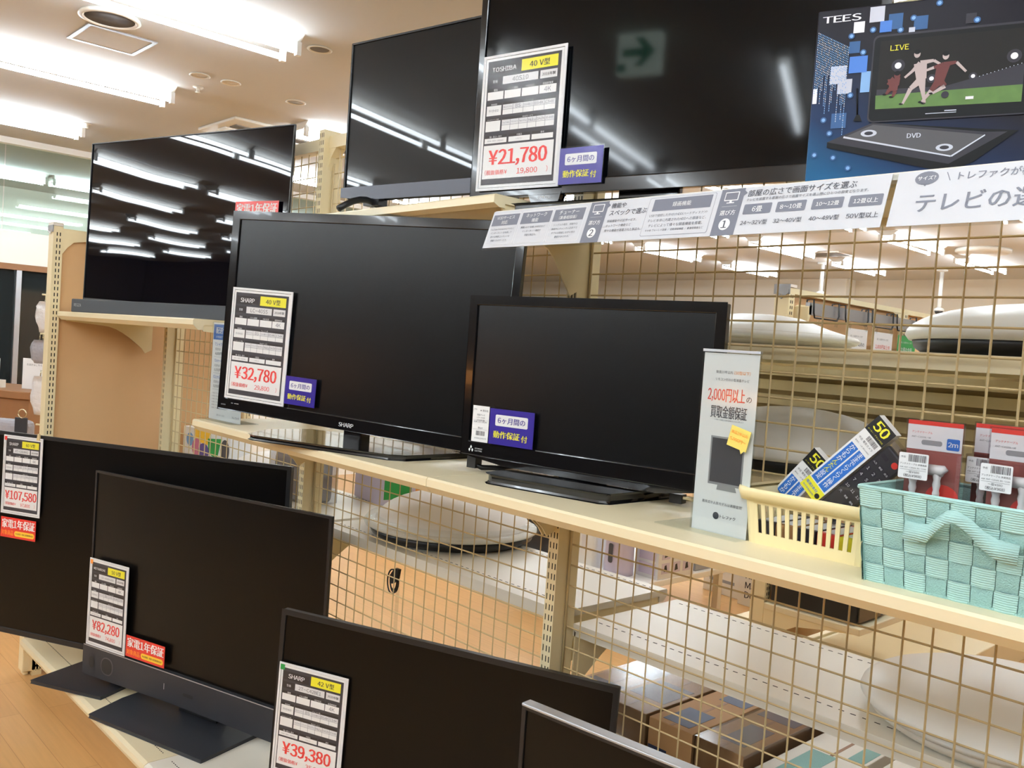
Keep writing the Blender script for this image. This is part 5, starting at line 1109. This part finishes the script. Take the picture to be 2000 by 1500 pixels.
# ------------------------------------------------------------------ far left: counter, signs, bags
ct = thing('wooden_counter', 'brown wooden counter cabinet with arched doors at far left', 'counter', (-5.6, -0.25, 0), rad(35))
b = MB(); b.box((-1.1, 0, 0), (0.5, 0.45, 0.98), M['woodd']); b.box((-1.13, -0.03, 0.98), (0.53, 0.48, 1.03), M['woodd']); b.build('carcass', ct, 0.006)
for k in range(3):
    x0 = -1.06+k*0.52
    b = MB(); ap = [(x0+0.03, 0.1), (x0+0.45, 0.1), (x0+0.45, 0.72)]+[(x0+0.24+0.21*math.cos(a), 0.72+0.16*math.sin(a)) for a in [rad(q) for q in range(15, 180, 15)]]+[(x0+0.03, 0.72)]
    b.prism(ap, -0.012, 0, M['woodd']); ai = [(x0+0.24+(px-x0-0.24)*0.85, 0.45+(pz-0.45)*0.88) for px, pz in ap]; b.prism(ai, -0.014, -0.011, M['darkglass']); b.build('arched_door', ct)
t = thing('notice_stand', 'white notice with two lines of black lettering on the wooden counter', 'sign', (-5.58, -0.13, 1.03), rad(37))
b = MB(); b.box((-0.2, 0, 0.05), (0.11, 0.002, 0.19), M['paper']); b.text('メンテナンス', -0.17, 0.125, 0.07, 0.17, -0.0006, M['inkd'], 0.02); b.text('ご利用下さい', -0.17, 0.07, 0.09, 0.115, -0.0006, M['inkd'], 0.02); b.build('notice', t)
b = MB(); b.box((-0.2, -0.05, 0), (0.11, 0.06, 0.05), M['offwhite']); b.box((-0.15, -0.051, 0.01), (-0.08, -0.05, 0.04), M['gold']); b.box((-0.06, -0.051, 0.005), (0.0, -0.05, 0.04), M['redcard']); b.box((0.02, -0.051, 0.01), (0.08, -0.05, 0.04), M['gold']); b.build('leaflet_tray', t)
t = thing('notice_sheet', 'small white notice standing on the counter beside the end rack', 'sign', (-5.42, 0.1, 1.03), rad(37))
b = MB(); b.box((-0.06, 0, 0), (0.1, 0.003, 0.2), M['paper']); b.text('お会計はこちら', -0.03, 0.15, 0.08, 0.17, -0.0006, M['inkt']); b.box((-0.06, 0, 0), (0.1, 0.05, 0.003), M['acr']); b.build('notice', t)
stand = thing('bag_stand', 'wire stand behind the end rack hung with plastic bags', 'stand', (-4.05, -0.22, 0))
b = MB(); b.tube([(0.12, 0.1, 0), (0.12, 0.1, 1.65)], 0.012, M['cream'], 8); b.build('pole', stand)
b = MB()
for z in (1.62, 1.42, 0.95): b.tube([(0.12, 0.1, z), (-0.02, 0.0, z)], 0.005, M['cream'], 6)
b.build('hook_arm', stand)
b = MB(); b.lathe([(0.07, 0), (0.07, 0.02), (0, 0.02)], M['cream'], 24, T=Tm(0.12, 0.1, 0)); b.build('foot', stand)
def bag(label, x, yy, z, w_, h_, m, grp='plastic bags on the wire stand'):
    t = thing('plastic_bag', label, 'bag', (x, yy, z), rad(40), grp)
    b = MB(); rg = random.Random(label); prof = []
    S = 10; vs = []
    for j in range(7):
        v = j/6; r_ = w_*(0.45+0.55*math.sin(math.pi*min(1, 0.15+v*0.8)))*0.55
        for k in range(S): a = 2*math.pi*k/S; q = r_*(0.85+0.3*rg.random()); vs.append((q*math.cos(a), q*0.45*math.sin(a), -h_*v))
    fs = [(j*S+k, j*S+(k+1) % S, (j+1)*S+(k+1) % S, (j+1)*S+k) for j in range(6) for k in range(S)]+[tuple(range(S)), tuple(6*S+k for k in range(S))]
    b.add(vs, fs, M[m], smooth=True); b.build('bag_body', t)
    b = MB(); b.tube([(-0.01, 0, 0), (-0.008, 0, 0.03), (0.008, 0, 0.03), (0.01, 0, 0)], 0.003, M['copper'], 6); b.build('hang_loop', t)
bag('crinkled white bag hanging highest beside the end rack', -4.06, -0.20, 1.585, 0.11, 0.16, 'bagw')
bag('grey bag hanging below the highest white bag beside the end rack', -4.07, -0.215, 1.385, 0.11, 0.12, 'bagg')
bag('bunched white and grey bag hanging low beside the end rack', -4.06, -0.205, 1.2, 0.11, 0.2, 'bagw')
t = thing('shoulder_bag', 'grey shoulder bag with dark tag and ring, low beside the end rack', 'bag', (-4.14, -0.28, 0.8), rad(40))
b = MB(); b.box((-0.26, 0, 0), (0.03, 0.1, 0.16), M['bagg']); b.build('bag_body', t, 0.03, 3)
b = MB(); b.box((-0.02, -0.012, 0.1), (0.05, -0.004, 0.18), M['blackt']); b.build('tag', t, 0.003)
b = MB(); b.tube([(0.02+0.022*math.cos(a), -0.01, 0.2+0.022*math.sin(a)) for a in [2*math.pi*q/16 for q in range(16)]], 0.003, M['copper'], 6, closed=True); b.build('ring', t)
t = thing('side_table', 'small wooden side table under the grey shoulder bag', 'table', (-4.17, -0.3, 0), rad(40))
b = MB(); b.box((-0.3, -0.12, 0.76), (0.0, 0.2, 0.8), M['woodo']); b.build('table_top', t, 0.004)
for x in (-0.29, -0.04):
    for yy in (-0.1, 0.15):
        b = MB(); b.box((x, yy, 0), (x+0.03, yy+0.03, 0.76), M['woodo']); b.build('leg', t)

# ------------------------------------------------------------------ opposite side of the aisle (mirrored in the screens)
t = thing('opposite_rack', 'dark display rack across the aisle behind the viewer, mirrored in the screens', 'rack', (-1.2, -3.6, 0))
b = MB(); b.box((-3.2, -0.04, 0.1), (3.6, 0.0, 1.24), M['rackd']); b.build('back_board', t)
for z in (0.3, 0.75, 1.2):
    b = MB(); b.box((-3.2, -0.45, z), (3.6, -0.04, z+0.03), M['rackd']); b.build('board', t)
for x in (-3.2, 0.2, 3.57):
    b = MB(); b.box((x, -0.45, 0), (x+0.03, 0.0, 1.26), M['rackd']); b.build('post', t)
for x, l in ((-2.42, 'lit orange table lamp mirrored in matte grey television, left one'), (-2.13, 'lit orange table lamp mirrored in matte grey television, right one')):
    t = thing('table_lamp', l, 'lamp', (x, -3.78, 1.232), 0, 'orange table lamps on the opposite rack')
    b = MB(); b.lathe([(0.05, 0), (0.05, 0.012), (0.012, 0.02), (0.01, 0.04)], M['woodd'], 24); b.build('lamp_base', t)
    b = MB(); b.lathe([(0.12, 0.03), (0.09, 0.115), (0.0, 0.118)], M['lampshade'], 32); b.build('lamp_shade', t)

# ------------------------------------------------------------------ small pieces belong to the part that carries them
NEST = {'logo': 'bezel', 'indicator': 'bezel', 'sensor': 'bezel', 'chin': 'bezel', 'stand_neck': 'stand_base', 'plug_pin': 'power_plug', 'speaker': 'speaker_bar', 'tweeter': 'speaker_bar',
        'trim_strip': 'speaker_bar', 'lamp_socket': 'lamp_housing', 'remote_buttons': 'remote_body', 'clear_clip': 'wire_hook', 'ring': 'tag', 'oven_door': 'oven_body', 'barcode_sticker': 'clear_blister'}
import re as _re
for o in list(bpy.data.objects):
    if o.parent is None or o.type != 'MESH' or o.parent.type != 'EMPTY': continue
    base = _re.sub(r'\.\d+$', '', o.name)
    if base in NEST:
        for q in o.parent.children:
            if _re.sub(r'\.\d+$', '', q.name) == NEST[base]: o.parent = q; break

bpy.data.scenes.remove(LET)
